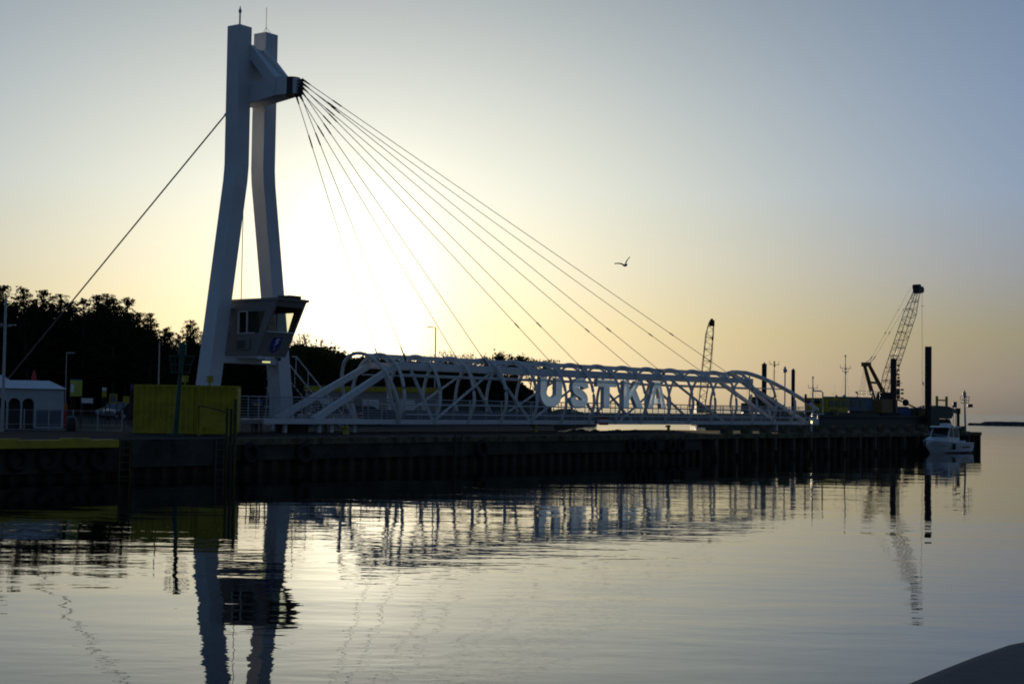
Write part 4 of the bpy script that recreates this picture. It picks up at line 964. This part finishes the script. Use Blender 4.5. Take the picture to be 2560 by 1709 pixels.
# yellow-green superstructure piece seen through the bridge end
deckbox(1916, 1934, 992, 1022, e0 + 3.5, M_['hull_green'], 'winch_house', 2); deckbox(1898, 1950, 1008, 1030, e0 + 3.4, M_['hull_green'], 'winch_deck', 2)
mb = MB()
for i in range(5):
    s_ = bx(1900 + i * 14, e0 + 2); mb.box(s_, s_ + .35, 2.5, 3.1, DZ, DZ + .5 + .4 * (i % 2))
mb.build('winch', M_['dark_steel'], wb)
# lattice mast with day shapes and ladder mast
s_ = b_at(2246, e0) - bg0; zt_ = bz(2246, 876, e0); mb = MB(); y_ = e0 - BY + .3
for dx in (-.13, .13): mb.tube([(s_ + dx, y_, DZ), (s_ + dx * .8, y_, zt_)], .022, 4)
k = DZ + .1
while k < zt_: mb.bar((s_ - .13, y_, k), (s_ + .13, y_, k), .018, .018); k += .22
lm = mb.build('ladder_mast', M_['galvanised'], wb)
mb = MB(); s2 = s_ + .62
mb.tube([(s2, y_, bz(2252, 990, e0)), (s2, y_, bz(2252, 905, e0))], .01, 4)
for yy in (913, 925, 936, 944, 953, 962, 975, 983, 992): mb.cbox((s2 + rnd.uniform(-.03, .03), y_, bz(2252, yy, e0)), .2 if yy < 950 else .45, .2, .22 if yy < 950 else .36)
mb.build('day_shapes', M_['dark_steel'], lm)
mb = MB(); s3 = s_ + 1.7; mb.tube([(s_, y_, bz(2252, 957, e0)), (s3, y_, bz(2268, 958, e0))], .018, 4); mb.tube([(s3, y_, bz(2268, 958, e0)), (s3, y_, bz(2268, 1000, e0))], .01, 4)
for yy in (974, 983, 996): mb.cbox((s3 - .1, y_, bz(2268, yy, e0)), .3, .2, .2)
mb.build('signal_balls', M_['dark_steel'], lm)
# spud piles
def spud(px_, ytop, wpx, eta, square=False, par=wb):
    s_ = b_at(px_, eta) - bg0; zt_ = bz(px_, ytop, eta); r_ = wpx * bY(px_, eta) / FPX / 2; y_ = eta - BY
    mb_ = MB()
    if square: mb_.tube([(s_, y_, -2), (s_, y_, zt_)], 0, sq=(r_ * 1.5, r_ * 1.5)); mb_.tube([(s_, y_, zt_), (s_, y_, zt_ + .15)], [.12, .05], 6)
    else: mb_.tube([(s_, y_, -2), (s_, y_, zt_)], r_, 18)
    return mb_.build('spud_pile', M_['spud_steel'], par)
spud(2320, 866, 17, BY - .6); spud(2233, 896, 15, BY + .7)
spud(1910, 909, 12, BY + 9, True); spud(1982.5, 924, 9, BY + 9, True)
MB().box(bx(2310, BY) - .4, bx(2330, BY) + .4, -.7, -.06, DZ - .6, DZ + .05).build('spud_guide', M_['hull_green'], wb)
# flag
s_ = b_at(2290, e0) - bg0; zt_ = bz(2290, 951, e0)
fp_ = MB().tube([(s_, .5, DZ), (s_, .5, zt_)], .014, 5).build('flag_pole', M_['galvanised'], wb)
for i, mm in enumerate(('sign_white', 'red_paint')):
    MB().add([(s_ + .02, .5, zt_ - .05 - i * .14), (s_ + .3, .45, zt_ - .22 - i * .14), (s_ + .62, .55, zt_ - .42 - i * .14), (s_ + .62, .55, zt_ - .55 - i * .14), (s_ + .3, .45, zt_ - .36 - i * .14), (s_ + .02, .5, zt_ - .19 - i * .14)], [(0, 1, 4, 5), (1, 2, 3, 4)]).build('flag', M_[mm], fp_)
# yellow H frame
mb = MB(); s_ = bx(2338, e0); s2 = bx(2362, e0); zt_ = bz(2350, 990, e0)
for q_ in (s_, s2): mb.bar((q_, 1, DZ - .3), (q_, 1, zt_), .22, .22)
mb.bar((s_, 1, zt_ - .45), (s2, 1, zt_ - .45), .12, .16); mb.build('mooring_goalpost', M_['yellow_paint'], wb)

# crawler crane on the barge
ce = BY + 1.6
cs = b_at(2205, ce); cyy = Q(cs, ce, 0).y
ck = empty('crawler_crane', Q(cs, ce, DZ), QA, 'big lattice-boom crane standing on the green barge', 'crane')
def cl(px_, py_, dy=0.0):
    """crane local coordinates of a pixel in the boom's plane (offset dy inland)"""
    s_ = b_at(px_, ce + dy) - cs; Yw = Q(b_at(px_, ce + dy), ce + dy, 0).y
    return Vector((s_, dy, CAMH + ray(px_, py_).z * Yw - DZ))
a = cl(2183, 1030); b = cl(2222, 998)
MB().box(a.x, b.x, -1.0, 1.3, .3, b.z).build('machine_house', M_['brown_paint'], ck)
MB().box(a.x - .4, b.x + .3, -1.2, 1.5, 0, .28).build('crawler_track', M_['rubber'], ck)
MB().prism([(b.x - 1.3, b.z + .002), (b.x + .1, b.z + .002), (b.x + .25, b.z + .35), (b.x - .9, b.z + .75)], 'y', -.7, .9).build('winch_drum', M_['dark_steel'], ck)
# lattice boom: four chords with lacing
def lattice(par, secs, wy, r_c, r_l, nb, m_, name='boom'):
    """secs: list of (left pt, right pt) local; wy: half depth per section"""
    chords = []
    for side in (0, 1):
        for sy in (-1, 1): chords.append([Vector((sc[side].x, sc[side].y + sy * w__, sc[side].z)) for sc, w__ in zip(secs, wy)])
    mb_ = MB()
    for ch in chords: mb_.tube(ch, r_c, 5)
    def pt(ch, f):
        L_ = [(ch[i + 1] - ch[i]).length for i in range(len(ch) - 1)]; T_ = sum(L_) * f
        for i, l in enumerate(L_):
            if T_ <= l + 1e-6: return ch[i].lerp(ch[i + 1], T_ / l)
            T_ -= l
        return ch[-1]
    for i in range(nb):
        f0, f1 = i / nb, (i + 1) / nb
        for (p_, q_) in ((0, 1), (2, 3), (0, 2), (1, 3)):
            A_, B_ = (p_, q_) if i % 2 else (q_, p_)
            mb_.tube([pt(chords[A_], f0), pt(chords[B_], f1)], r_l, 4, caps=False)
            if i % 3 == 0: mb_.tube([pt(chords[p_], f0), pt(chords[q_], f0)], r_l * 1.3, 4, caps=False)
    return mb_.build(name, m_, par)
secs = [(cl(2203, 985), cl(2220, 988)), (cl(2213, 935), cl(2236, 935)), (cl(2265, 779), cl(2284, 787)), (cl(2286, 727), cl(2295, 735))]
lattice(ck, secs, [.20, .26, .26, .14], .038, .018, 26, M_['dark_steel'])
mb = MB(); c_ = cl(2292, 722)
mb.cbox((c_.x, 0, c_.z - .1), .75, .7, .8); mb.cbox((c_.x + .55, 0, c_.z + .0), .7, .6, .55); mb.tube([(c_.x + .7, -.35, c_.z - .05), (c_.x + .7, .35, c_.z - .05)], .36, 14); mb.tube([(c_.x - .1, -.4, c_.z + .2), (c_.x - .1, .4, c_.z + .2)], .3, 12)
mb.build('boom_head', M_['dark_steel'], ck)
# gantry frame
g0, g1, gt = cl(2186, 992), cl(2203, 968), cl(2165, 911)
mb = MB()
for sy in (-.15, .15):
    mb.bar(Vector((g0.x, sy, g0.z - .5)), Vector((cl(2160, 914).x, sy * .5, gt.z)), .16, .16); mb.bar(Vector((g1.x + .6, sy, g1.z - .6)), Vector((cl(2172, 914).x, sy * .5, gt.z)), .16, .16)
mb.cbox((gt.x, 0, gt.z + .02), .68, .8, .42)
m1, m2 = cl(2171, 955), cl(2192, 957); mb.bar(Vector((m1.x + .25, 0, m1.z)), Vector((m2.x + .1, 0, m2.z)), .4, .2)
mb.build('gantry', M_['brown_paint'], ck)
mb = MB(); hd = cl(2284, 718)
for i, sy in enumerate((-.35, .35)):
    st_ = cl(2176 + i * 8, 897); en = Vector((hd.x, sy, hd.z)); A_ = Vector((st_.x, sy, st_.z)); mb.tube([A_, en], .014, 4)
    for f in (.0, .34, .67): P0 = A_.lerp(en, f); mb.tube([P0, P0.lerp(en, .035)], .05, 5)
    mb.tube([Vector((gt.x + .3, sy * .6, gt.z + .2)), A_], .035, 5)
mb.build('pendant_ropes', M_['dark_steel'], ck)
mb = MB()
for i in range(7):
    p0 = cl(2160 + i * 1.2, 912); p1 = cl(2146 + i * 2.6, 990); mb.tube([Vector((p0.x, 0, p0.z)), Vector((p1.x, 0, p1.z))], .008, 3)
mb.build('luffing_ropes', M_['dark_steel'], ck)
mb = MB(); A_ = cl(2303, 730)
for dx in (0.0, .2): mb.tube([A_ + Vector((dx, 0, 0)), Vector((A_.x + dx + .25, 0, 1.0))], .010, 3)
hb = cl(2305, 765); mb.bar(Vector((hb.x - .35, 0, hb.z)), Vector((hb.x + .4, 0, hb.z + .02)), .03, .04); mb.build('hoist_ropes', M_['dark_steel'], ck)

# green excavator / pusher on the barge's outer end
ex = empty('excavator', Q(b_at(2345, e0), e0, DZ), QA, 'dark green long-bonnet excavator at the outer end of the barge', 'excavator')
k = cyy / FPX
def exl(px_, py_): s_ = b_at(px_, e0) - b_at(2345, e0); Yw = Q(b_at(px_, e0), e0, 0).y; return (s_, CAMH + ray(px_, py_).z * Yw - DZ)
MB().prism([exl(2308, 1045), exl(2308, 1020), exl(2325, 1013), exl(2352, 1015), exl(2372, 1023), exl(2376, 1028), exl(2366, 1032), exl(2360, 1046)], 'y', -.9, .9).build('body', M_['hull_green'], ex)
MB().prism([exl(2312, 1063), exl(2312, 1046), exl(2358, 1047), exl(2364, 1063)], 'y', -.8, .8).build('crawler_track', M_['rubber'], ex)
mb = MB(); p0, p1 = exl(2372, 1030), exl(2396, 1032); mb.bar((p0[0], 0, p0[1]), (p1[0], 0, p1[1]), .12, .14); p2 = exl(2366, 1052); mb.bar((p0[0] - .3, 0, p0[1]), (p2[0], 0, p2[1]), .14, .2); mb.build('arm', M_['dark_steel'], ex)
p0, p1, p2 = exl(2248, 998), exl(2270, 1006), exl(2300, 1022)
mb = MB(); mb.bar((p0[0], .2, p0[1]), (p2[0], .2, p2[1]), .1, .14); mb.ball((p1[0] - .2, .2, p1[1]), .38, 10, 6); mb.build('loading_boom', M_['dark_steel'], ex)

# dolphin and tank post at the pier end
for (px_, y0_, y1_, wpx, lab, mm) in ((2386.5, 1005, 1018, 9, 'grey box on two thin legs near the pier end', 'grey_container'), (2395.5, 1021, 1034, 9, 'dark capped dolphin pile at the pier end', 'spud_steel')):
    Y = 131; a = at(px_, y0_, Y); b = at(px_, y1_, Y); r_ = wpx * Y / FPX / 2
    e = empty('dolphin_post' if wpx == 9 and mm == 'spud_steel' else 'instrument_post', (a.x, Y, 0), 0, lab, 'post')
    MB().box(-r_, r_, -r_, r_, b.z, a.z).box(-r_ * 1.1, r_ * 1.1, -r_ * 1.1, r_ * 1.1, a.z + .002, a.z + .04).build('box', M_[mm], e)
    if mm == 'spud_steel': MB().cyl(0, 0, -2, b.z, r_ * .85, n=12).build('pile', M_[mm], e)
    else:
        for q_ in (-1, 1): MB().cyl(q_ * r_ * .7, 0, 0, b.z, .03, n=6).build('leg', M_['galvanised'], e)

# ================================================================ second barge far behind with a slim crane
sc_ = empty('lattice_crane', (at(1765, 1000, 300).x, 300, 2.5), 0, 'slim lattice crane with a dark head far behind the bridge tube', 'crane')
def fl2(px_, py_): w = at(px_, py_, 300); return Vector((w.x - sc_.location.x, 0, w.z - 2.5))
lattice(sc_, [(fl2(1746, 1020), fl2(1762, 1020)), (fl2(1755, 930), fl2(1775, 930)), (fl2(1765, 835), fl2(1783, 835)), (fl2(1773, 805), fl2(1784, 805))], [.4, .7, .7, .4], .06, .028, 22, M_['spud_steel'])
a, b = fl2(1773, 815), fl2(1786, 798)
MB().box(a.x, b.x, -.4, .4, a.z, b.z - .2).ball(((a.x + b.x) / 2, 0, b.z - .15), .32).build('boom_head', M_['spud_steel'], sc_)
mb = MB(); mb.tube([fl2(1783, 815), fl2(1781, 930)], .018, 3); mb.tube([fl2(1774, 800), fl2(1750, 930), fl2(1742, 1000)], .018, 3); p_ = fl2(1781, 846); mb.ball(p_, .2, 6, 5, (1, 1, 2)); mb.build('ropes', M_['spud_steel'], sc_)
a, b = fl2(1738, 1028), fl2(1775, 1012); MB().box(a.x, b.x, -2, 2, 0, b.z).build('machine_house', M_['brown_paint'], sc_)
MB().prism([(fl2(1738, 1000).x, a.z), (fl2(1752, 1000).x, a.z), (fl2(1747, 1000).x, fl2(0, 975).z), (fl2(1741, 1000).x, fl2(0, 975).z)], 'y', -.4, .4).build('gantry', M_['spud_steel'], sc_)
pb = empty('pontoon', (at(1700, 1000, 300).x, 300, 0), 0, 'low dark pontoon under the slim crane, behind the bridge', 'pontoon')
MB().prism([(2.6, .5), (3.4, -.6), (36, -.6), (37, .5), (37, 2.1), (2.6, 2.1)], 'y', -5, 5).build('hull', M_['hull_green'], pb)
MB().box(16, 19, -3, 0, 2.1, 2.9).box(12, 14, -3, 0, 2.1, 3.1).box(6, 7, -2, 0, 2.1, 2.8).build('deck_gear', M_['dark_steel'], pb)
# small mast buoy between
MB_ = None

# ================================================================ white motor boat moored at the pier end
bs = q_at(2355, -1.5); bt = empty('motor_boat', Q(bs, -1.7, 0), QA + math.pi, 'small white cabin motor boat moored at the end of the pier', 'boat')
bt.scale = (1.06, 1.0, 0.97)
# local x towards the bow, y to port ; length 6.2
st_x = [-3.1, -2.0, -0.5, 1.0, 2.2, 2.9, 3.25]
sheer = [.80, .80, .84, .90, .98, 1.04, 1.08]; beam = [1.05, 1.12, 1.15, 1.08, .78, .38, .03]; chine = [.95, 1.0, 1.0, .85, .45, .12, .01]
vs = []; ns_ = 5
for x_, s_, b_, c_ in zip(st_x, sheer, beam, chine):
    kz = -.35 if x_ < 2 else -.35 + (x_ - 2) * .75
    cz = .12 if x_ < 1 else .12 + (x_ - 1) * .22
    half = [(b_, s_), (b_ * .99, (s_ + cz) / 2 + .1), (c_, cz), (0, min(kz, cz - .02)), (-c_, cz), (-b_ * .99, (s_ + cz) / 2 + .1), (-b_, s_)]
    vs += [(x_, u, v) for u, v in half]
fs = []
for i in range(len(st_x) - 1):
    for j in range(6): fs.append((i * 7 + j, i * 7 + j + 1, (i + 1) * 7 + j + 1, (i + 1) * 7 + j))
fs.append((0, 1, 2, 3, 4, 5, 6)[::-1]); 
for i in range(len(st_x) - 1): fs.append((i * 7, (i + 1) * 7, (i + 1) * 7 + 6, i * 7 + 6))
hull = MB().add(vs, fs).build('hull', M_['gelcoat'], bt)
for sy in (-1, 1):
    mb = MB()
    for i in range(len(st_x) - 2): mb.tube([(st_x[i], sy * (beam[i] + .01), sheer[i] - .12), (st_x[i + 1], sy * (beam[i + 1] + .01), sheer[i + 1] - .12)], .025, 5)
    mb.build('rubbing_strake', M_['grey_container'], hull)
    # registration letters reduced to small red strokes, and a dark port
    mb = MB(); xs_ = -2.1
    for w_ in (.13, .10, .13, .12, .10, .13, .05, .10, .12, .10):
        if w_ > .06: mb.box(xs_, xs_ + w_ * .85, sy * 1.155 - .006, sy * 1.155 + .006, .40, .56)
        xs_ += w_ + .03
    mb.build('registration_mark', M_['red_paint'], hull)
    MB().box(0.35, .75, sy * 1.10 - .012, sy * 1.10 + .012, .36, .66).build('side_port', M_['dark_glass'], hull)
MB().prism([(-1.0, .84), (2.0, .98), (1.3, 1.22), (0.9, 1.28), (-1.0, 1.22)], 'y', -.78, .78).build('coachroof', M_['gelcoat'], bt)
for (x_, xt) in ((-1.0, -.95), (0.0, .05), (.95, .50)):
    for sy in (-.72, .72): MB().bar((x_, sy, 1.25), (xt, sy * .92, 2.0), .08, .06).build('cabin_pillar', M_['gelcoat'], bt)
MB().prism([(-.96, 1.26), (.90, 1.28), (.46, 1.98), (-.92, 1.98)], 'y', -.68, .68).build('windows', M_['dark_glass'], bt)
MB().prism([(-1.25, 2.0), (.85, 1.99), (.95, 2.06), (.6, 2.12), (-1.25, 2.10)], 'y', -.80, .80).build('roof', M_['gelcoat'], bt)
MB().box(-.7, .2, -.3, .3, 2.125, 2.34).build('roof_hatch', M_['gelcoat'], bt)
mb = MB()
for sy in (-1, 1):
    mb.tube([(1.4, sy * .9, .95), (1.5, sy * .85, 1.35), (2.7, sy * .35, 1.5), (3.15, 0, 1.5)], .02, 5)
mb.build('bow_rail', M_['galvanised'], bt)
MB().box(-3.45, -3.12, -.22, .22, .2, .95).build('outboard_motor', M_['gelcoat'], bt)
MB().tube([(.9, 1.2, .3), (.9, 1.2, .75)], .11, 8).build('fender', M_['rubber'], bt)

# ================================================================ gull in flight
gp = at(1563, 663, 45); gl = empty('gull', gp, R(10), 'gull gliding in the sky right of the stay cables', 'bird'); k = 45 / FPX
mb = MB(); mb.tube([(0, -.20, 0), (0, -.14, .0), (0, 0, 0), (0, .12, .01), (0, .26, .0)], [.008, .035, .045, .035, .008], 8)
# wings as swept surfaces with camber
def wing(pts, ch):
    vs = []
    for (x_, z_), c_ in zip(pts, ch):
        vs += [(x_, -c_ * .45, z_ - .006), (x_, 0, z_ + .012), (x_, c_ * .55, z_ - .004)]
    f_ = []
    for i in range(len(pts) - 1):
        for j in range(2): f_.append((i * 3 + j, i * 3 + j + 1, (i + 1) * 3 + j + 1, (i + 1) * 3 + j))
    mb.add(vs, f_, True); mb.add([(a, b, c - .012) for a, b, c in vs], [q_[::-1] for q_ in f_], True)
sc2 = k * 80 / 2349
def gpt(u, v): return ((u - 1285) * sc2, -(v - 1000) * sc2)
wing([gpt(1240, 1000), gpt(1130, 930), gpt(980, 870), gpt(800, 860), gpt(620, 875), gpt(470, 895)], [.16, .17, .17, .13, .09, .02])
wing([gpt(1310, 980), gpt(1325, 850), gpt(1370, 700), gpt(1450, 570), gpt(1550, 450), gpt(1640, 350)], [.16, .17, .17, .13, .09, .02])
mb.build('body', M_['feather'], gl)

# ================================================================ breakwater on the horizon
a = at(2425, 1056, 420); b = at(2900, 1056, 400)
mb = MB(); seg = 60
prof = []
for i in range(seg + 1):
    f = i / seg; x_ = a.x + (b.x + 40 - a.x) * f; y_ = a.y + (b.y - a.y) * f; h_ = (1.15 + rnd.uniform(-.05, .06)) * (0.55 if i < 3 else 1)
    prof.append((x_, y_, h_))
vs = []
for x_, y_, h_ in prof: vs += [(x_, y_ - 3.5, -.5), (x_, y_ - 1.2, h_), (x_, y_ + 1.2, h_), (x_, y_ + 3.5, -.5)]
mb.add(vs, [(i * 4 + j, (i + 1) * 4 + j, (i + 1) * 4 + j + 1, i * 4 + j + 1) for i in range(seg) for j in range(3)])
bw = mb.build('breakwater', M_['stone']); tag(bw, 'long low dark breakwater on the water at the right edge', 'breakwater')
# near-side quay coping in the corner below the camera
pts = [(2240, 1709), (2330, 1671), (2410, 1640), (2500, 1609), (2540, 1601), (2700, 1572), (2900, 1560)]
edge = []
for u, v in pts:
    d = ray(u, v); Yk = (1.45 - CAMH) / d.z; edge.append(Vector((d.x * Yk, Yk, 1.45)))
edge = [edge[0] + (edge[0] - edge[1]) * 2.5] + edge
outw = []
for i, p_ in enumerate(edge):
    a = edge[max(i - 1, 0)]; b = edge[min(i + 1, len(edge) - 1)]; d = (b - a).normalized(); nn = Vector((-d.y, d.x, 0)); outw.append(nn)
vs = []; fs = []; rows = [(0.10, -2.0), (0.10, -.10), (0.07, -.035), (0, 0), (-.08, .004), (-6, .01)]
for p_, nn in zip(edge, outw):
    for o2, dz in rows: vs.append(p_ + nn * (o2 - .06) + Vector((0, 0, dz)))
m_r = len(rows)
for i in range(len(edge) - 1):
    for j in range(m_r - 1): fs.append((i * m_r + j, (i + 1) * m_r + j, (i + 1) * m_r + j + 1, i * m_r + j + 1))
mb = MB(); mb.add(vs, fs, True); nk = mb.build('pavement', M_['kerb_stone']); tag(nk, 'dark rounded stone coping of the near quay in the corner', kind='structure')

# ================================================================ trees
def leafcard(mb_, c, s, rng):
    a = Vector((rng.gauss(0, 1), rng.gauss(0, 1), rng.gauss(0, 1))).normalized(); b = a.cross(Vector((rng.gauss(0, 1), rng.gauss(0, 1), rng.gauss(0, 1)))).normalized()
    c = Vector(c); i = len(mb_.v)
    mb_.v += [tuple(c + a * s), tuple(c - a * s * .5 + b * s * .7), tuple(c - a * s * .5 - b * s * .7)]; mb_.f.append((i, i + 1, i + 2)); mb_.sm.append(False)
def pine_meshes(seed, H_=12.0):
    rng = random.Random(seed); tr = MB(); cr_ = MB(); lean = rng.uniform(-.06, .06)
    tr.tube([(lean * z, 0, z) for z in (0, H_ * .3, H_ * .6, H_ * .85, H_)], [.20, .16, .11, .06, .02], 7)
    z = H_ * .30
    while z < H_ * .985:
        f = (z / H_ - .30) / .70; gap = rng.random() < .12
        for _ in range(rng.choice((3, 4, 4, 5))):
            if gap: continue
            Lb = (3.2 * (1 - f) ** 1.15 + .18) * rng.uniform(.5, 1.25)
            az = rng.uniform(0, 2 * math.pi); up = rng.uniform(.05, .5) + .9 * f
            p0 = Vector((lean * z, 0, z)); d = Vector((math.cos(az), math.sin(az), up)); p1 = p0 + d * Lb; mid = p0.lerp(p1, .5) - Vector((0, 0, Lb * .10))
            tr.tube([p0, mid, p1], [.045, .03, .010], 4, caps=False)
            nc = max(3, int(Lb * 7))
            for i in range(nc):
                t_ = .25 + .8 * rng.random() ** .7; tw = (1.1 - t_) * .32 + .05
                c = p0.lerp(p1, t_) - Vector((0, 0, Lb * .08 * (1 - abs(2 * t_ - 1)))) + Vector((rng.gauss(0, tw), rng.gauss(0, tw), rng.gauss(.02, .05)))
                for q_ in range(5): leafcard(cr_, c + Vector((rng.gauss(0, .09), rng.gauss(0, .09), rng.gauss(.02, .06))), rng.uniform(.06, .15), rng)
        z += rng.uniform(.20, .36) * (1.15 - .45 * f)
    for q_ in range(26): leafcard(cr_, Vector((lean * H_ + rng.gauss(0, .05), rng.gauss(0, .05), H_ - rng.uniform(-.12, .5))), .09, rng)
    return tr, cr_
def broad_meshes(seed, H_=6.0, W_=2.2, density=1.0, leaf=.12):
    rng = random.Random(seed); tr = MB(); cr_ = MB(); ends = []
    def grow(p, d, L, r_, lvl):
        q_ = p + d * L; tr.tube([p, q_], [r_, r_ * .65], 5 if lvl < 2 else 3, caps=False)
        if lvl >= 4: ends.append((p, q_)); return
        if lvl >= 2: ends.append((p, q_))
        for _ in range(3 if lvl < 3 else 4):
            nd = (d + Vector((rng.gauss(0, .55), rng.gauss(0, .55), rng.gauss(.12, .25)))).normalized(); grow(q_, nd, L * rng.uniform(.6, .82), r_ * .6, lvl + 1)
    grow(Vector((0, 0, 0)), Vector((0, 0, 1)), H_ * .30, .10, 0)
    mz = max(q_.z for _, q_ in ends)
    mx = max(max(abs(q_.x), abs(q_.y)) for _, q_ in ends)
    kz, kx = H_ / mz, W_ / mx
    tr.v = [(x_ * kx, y_ * kx, z_ * kz) for x_, y_, z_ in tr.v]
    for p, q_ in ends:
        for _ in range(int(4 * density)):
            t_ = rng.random(); c = p.lerp(q_, t_); leafcard(cr_, (c.x * kx + rng.gauss(0, .16), c.y * kx + rng.gauss(0, .16), c.z * kz + rng.gauss(0, .14)), leaf * rng.uniform(.6, 1.3), rng)
    return tr, cr_
def mesh_of(mb_, name, m_):
    me = bpy.data.meshes.new(name); me.from_pydata(mb_.v, [], mb_.f); me.update(); me.materials.append(m_); return me
PV = []
for sd in range(4):
    tr, cr_ = pine_meshes(40 + sd); PV.append((mesh_of(tr, 'pine_trunk', M_['bark']), mesh_of(cr_, 'pine_crown', M_['pine_needles'])))
BV = []
for sd, dn in ((1, 2.6), (2, 2.6), (3, 2.2), (4, 2.6)):
    tr, cr_ = broad_meshes(sd, density=dn); BV.append((mesh_of(tr, 'tree_trunk', M_['bark']), mesh_of(cr_, 'tree_crown', M_['spring_leaves'])))
BARE = []
for sd in (11, 12):
    tr, cr_ = broad_meshes(sd, density=.8, leaf=.08); BARE.append((mesh_of(tr, 'bare_trunk', M_['bark']), mesh_of(cr_, 'bare_crown', M_['spring_leaves'])))
def plant(var, name, loc, h, base_h, label, cat, group, wide=1.0, rz=None):
    e = empty(name, loc, rnd.uniform(0, 6.28) if rz is None else rz, label, cat, group); s = h / base_h; e.scale = (s * wide, s * wide, s)
    for me, nm in zip(var, ('trunk', 'crown')):
        o_ = bpy.data.objects.new(nm, me); COL.objects.link(o_); o_.parent = e
    return e
SKY_L = [(-40, 715), (5, 722), (45, 762), (81, 729), (109, 733), (130, 768), (154, 742), (180, 765), (212, 754), (243, 746), (267, 741), (290, 752), (321, 752), (345, 790), (382, 790), (400, 826), (425, 836), (449, 846), (479, 807), (505, 842), (560, 858), (640, 868), (690, 872)]
def skyL(x_):
    for (a, ya), (b, yb2) in zip(SKY_L, SKY_L[1:]):
        if a <= x_ <= b: return ya + (yb2 - ya) * (x_ - a) / (b - a)
    return SKY_L[0][1] if x_ < SKY_L[0][0] else SKY_L[-1][1]
PEAK = {5: 'tall pine at the left frame edge, top of the dark wood', 81: 'pointed pine top, second clear peak from the left', 109: 'slender pine top close beside a broader peak near the left edge', 154: 'pine whose top the backstay cable crosses', 321: 'ragged pine with sideways boughs at the right shoulder of the tall wood', 382: 'lower pine with a swept bough right of the tall wood', 479: 'small lone pine standing just left of the near pylon leg'}
i = 0
for (x_, y_) in SKY_L:
    Y = rnd.uniform(150, 168); tp = at(x_, y_ - 6, Y); lab = PEAK.get(x_, ORD[i] + ' pine from the left along the skyline of the dark wood')
    plant(PV[i % 4], 'pine_tree', (tp.x, Y, GZ), tp.z - GZ, 12.0, lab, 'pine tree', 'pines of the wood on the left', wide=1.3); i += 1
for k in range(26):
    x_ = -60 + k * 31 + rnd.uniform(-8, 8); Y = rnd.uniform(156, 185); y_ = skyL(x_) + rnd.uniform(6, 34); tp = at(x_, y_, Y)
    plant(PV[k % 4], 'pine_tree', (tp.x, Y, GZ), tp.z - GZ, 12.0, 'shaded pine of the second rank, its top hidden among the skyline pines', 'pine tree', 'pines of the wood on the left', wide=1.2)
# spring trees behind the bridge
SKY_R = [(690, 874), (735, 858), (752, 856), (775, 862), (800, 862), (822, 870), (850, 884), (880, 892), (905, 888), (935, 890), (965, 893), (1000, 896), (1040, 898), (1075, 900), (1120, 902), (1180, 915), (1240, 925), (1300, 950), (1345, 985), (1372, 1006)]
def skyR(x_):
    for (a, ya), (b, yb2) in zip(SKY_R, SKY_R[1:]):
        if a <= x_ <= b: return ya + (yb2 - ya) * (x_ - a) / (b - a)
    return 880
k = 0
for x_ in list(range(700, 1200, 24)):
    Y = rnd.uniform(138, 165); tp = at(x_, skyR(x_) + rnd.uniform(-6, 8), Y)
    plant(BV[k % 4], 'leafy_tree', (tp.x, Y, GZ), tp.z - GZ, 6.0, ORD[k] + ' bushy tree from the left in the row behind the bridge tube', 'tree', 'leafy trees behind the bridge', wide=1.15); k += 1
for (x_, y_, wd, var, nm, lab) in ((792, 822, 1.0, BARE[0], 'bare_tree', 'sparse bare-branched tree against the sun glow right of the cabin'), (758, 836, .8, BARE[1], 'bare_tree', 'thin bare tree touching the control cabin in the glow'),
                            (1098, 874, 1.1, BARE[1], 'bare_tree', 'sparse twiggy tree top showing above the bridge beside the lamp'), (1140, 876, 1.1, BARE[0], 'bare_tree', 'twiggy tree top above the bridge right of the lamp'),
                            (1245, 886, 1.1, BV[1], 'leafy_tree', 'left tree of the leafy pair rising above the bridge tube'), (1287, 877, 1.1, BV[3], 'leafy_tree', 'tallest leafy tree rising above the bridge tube'), (1322, 888, 1.2, BV[0], 'leafy_tree', 'right tree of the leafy group above the bridge tube'),
                            (1262, 905, .9, BARE[0], 'bare_tree', 'twiggy tree seen through the rings left of the letter U'), (1350, 912, .8, BARE[1], 'bare_tree', 'twiggy tree seen behind the letter U'), (1385, 945, .8, BARE[0], 'bare_tree', 'last low twiggy tree right of the wood, behind the letter U')):
    Y = 150 + (x_ % 7) * 2; tp = at(x_, y_, Y); plant(var, nm, (tp.x, Y, GZ), tp.z - GZ, 6.0, lab, 'tree', None, wide=wd)
# the body of the wood behind, one dense mass of undergrowth
rng = random.Random(5); mb = MB()
for k in range(66000):
    x_ = rng.uniform(-70, 1371); ytop = (skyL(x_) + 42 if x_ < 690 else skyR(x_) + 10); Y = rng.uniform(166, 190)
    y_ = rng.uniform(ytop, 1052); p_ = at(x_, y_, Y)
    if p_.z < GZ: continue
    leafcard(mb, p_, rng.uniform(.3, .7), rng)
tag(mb.build('undergrowth', M_['pine_needles']), 'dense dark wood interior behind the front trees', kind='stuff')
# low scrub on the shore behind the bridge
mb = MB()
for k in range(9000):
    x_ = rng.uniform(900, 1488); far_ = x_ > 1378; Y = rng.uniform(262, 279) if far_ else rng.uniform(128, 148); hh = 1.3 if far_ else 1.9; hh *= .7 + .3 * math.sin(x_ * .05)
    g_ = onground(x_, Y, GZ); leafcard(mb, (g_.x, g_.y, GZ + rng.random() * hh), rng.uniform(.15, .4), rng)
tag(mb.build('scrub', M_['spring_leaves']), 'low scrub along the shore behind the bridge', kind='stuff')
bpy.context.view_layer.update()
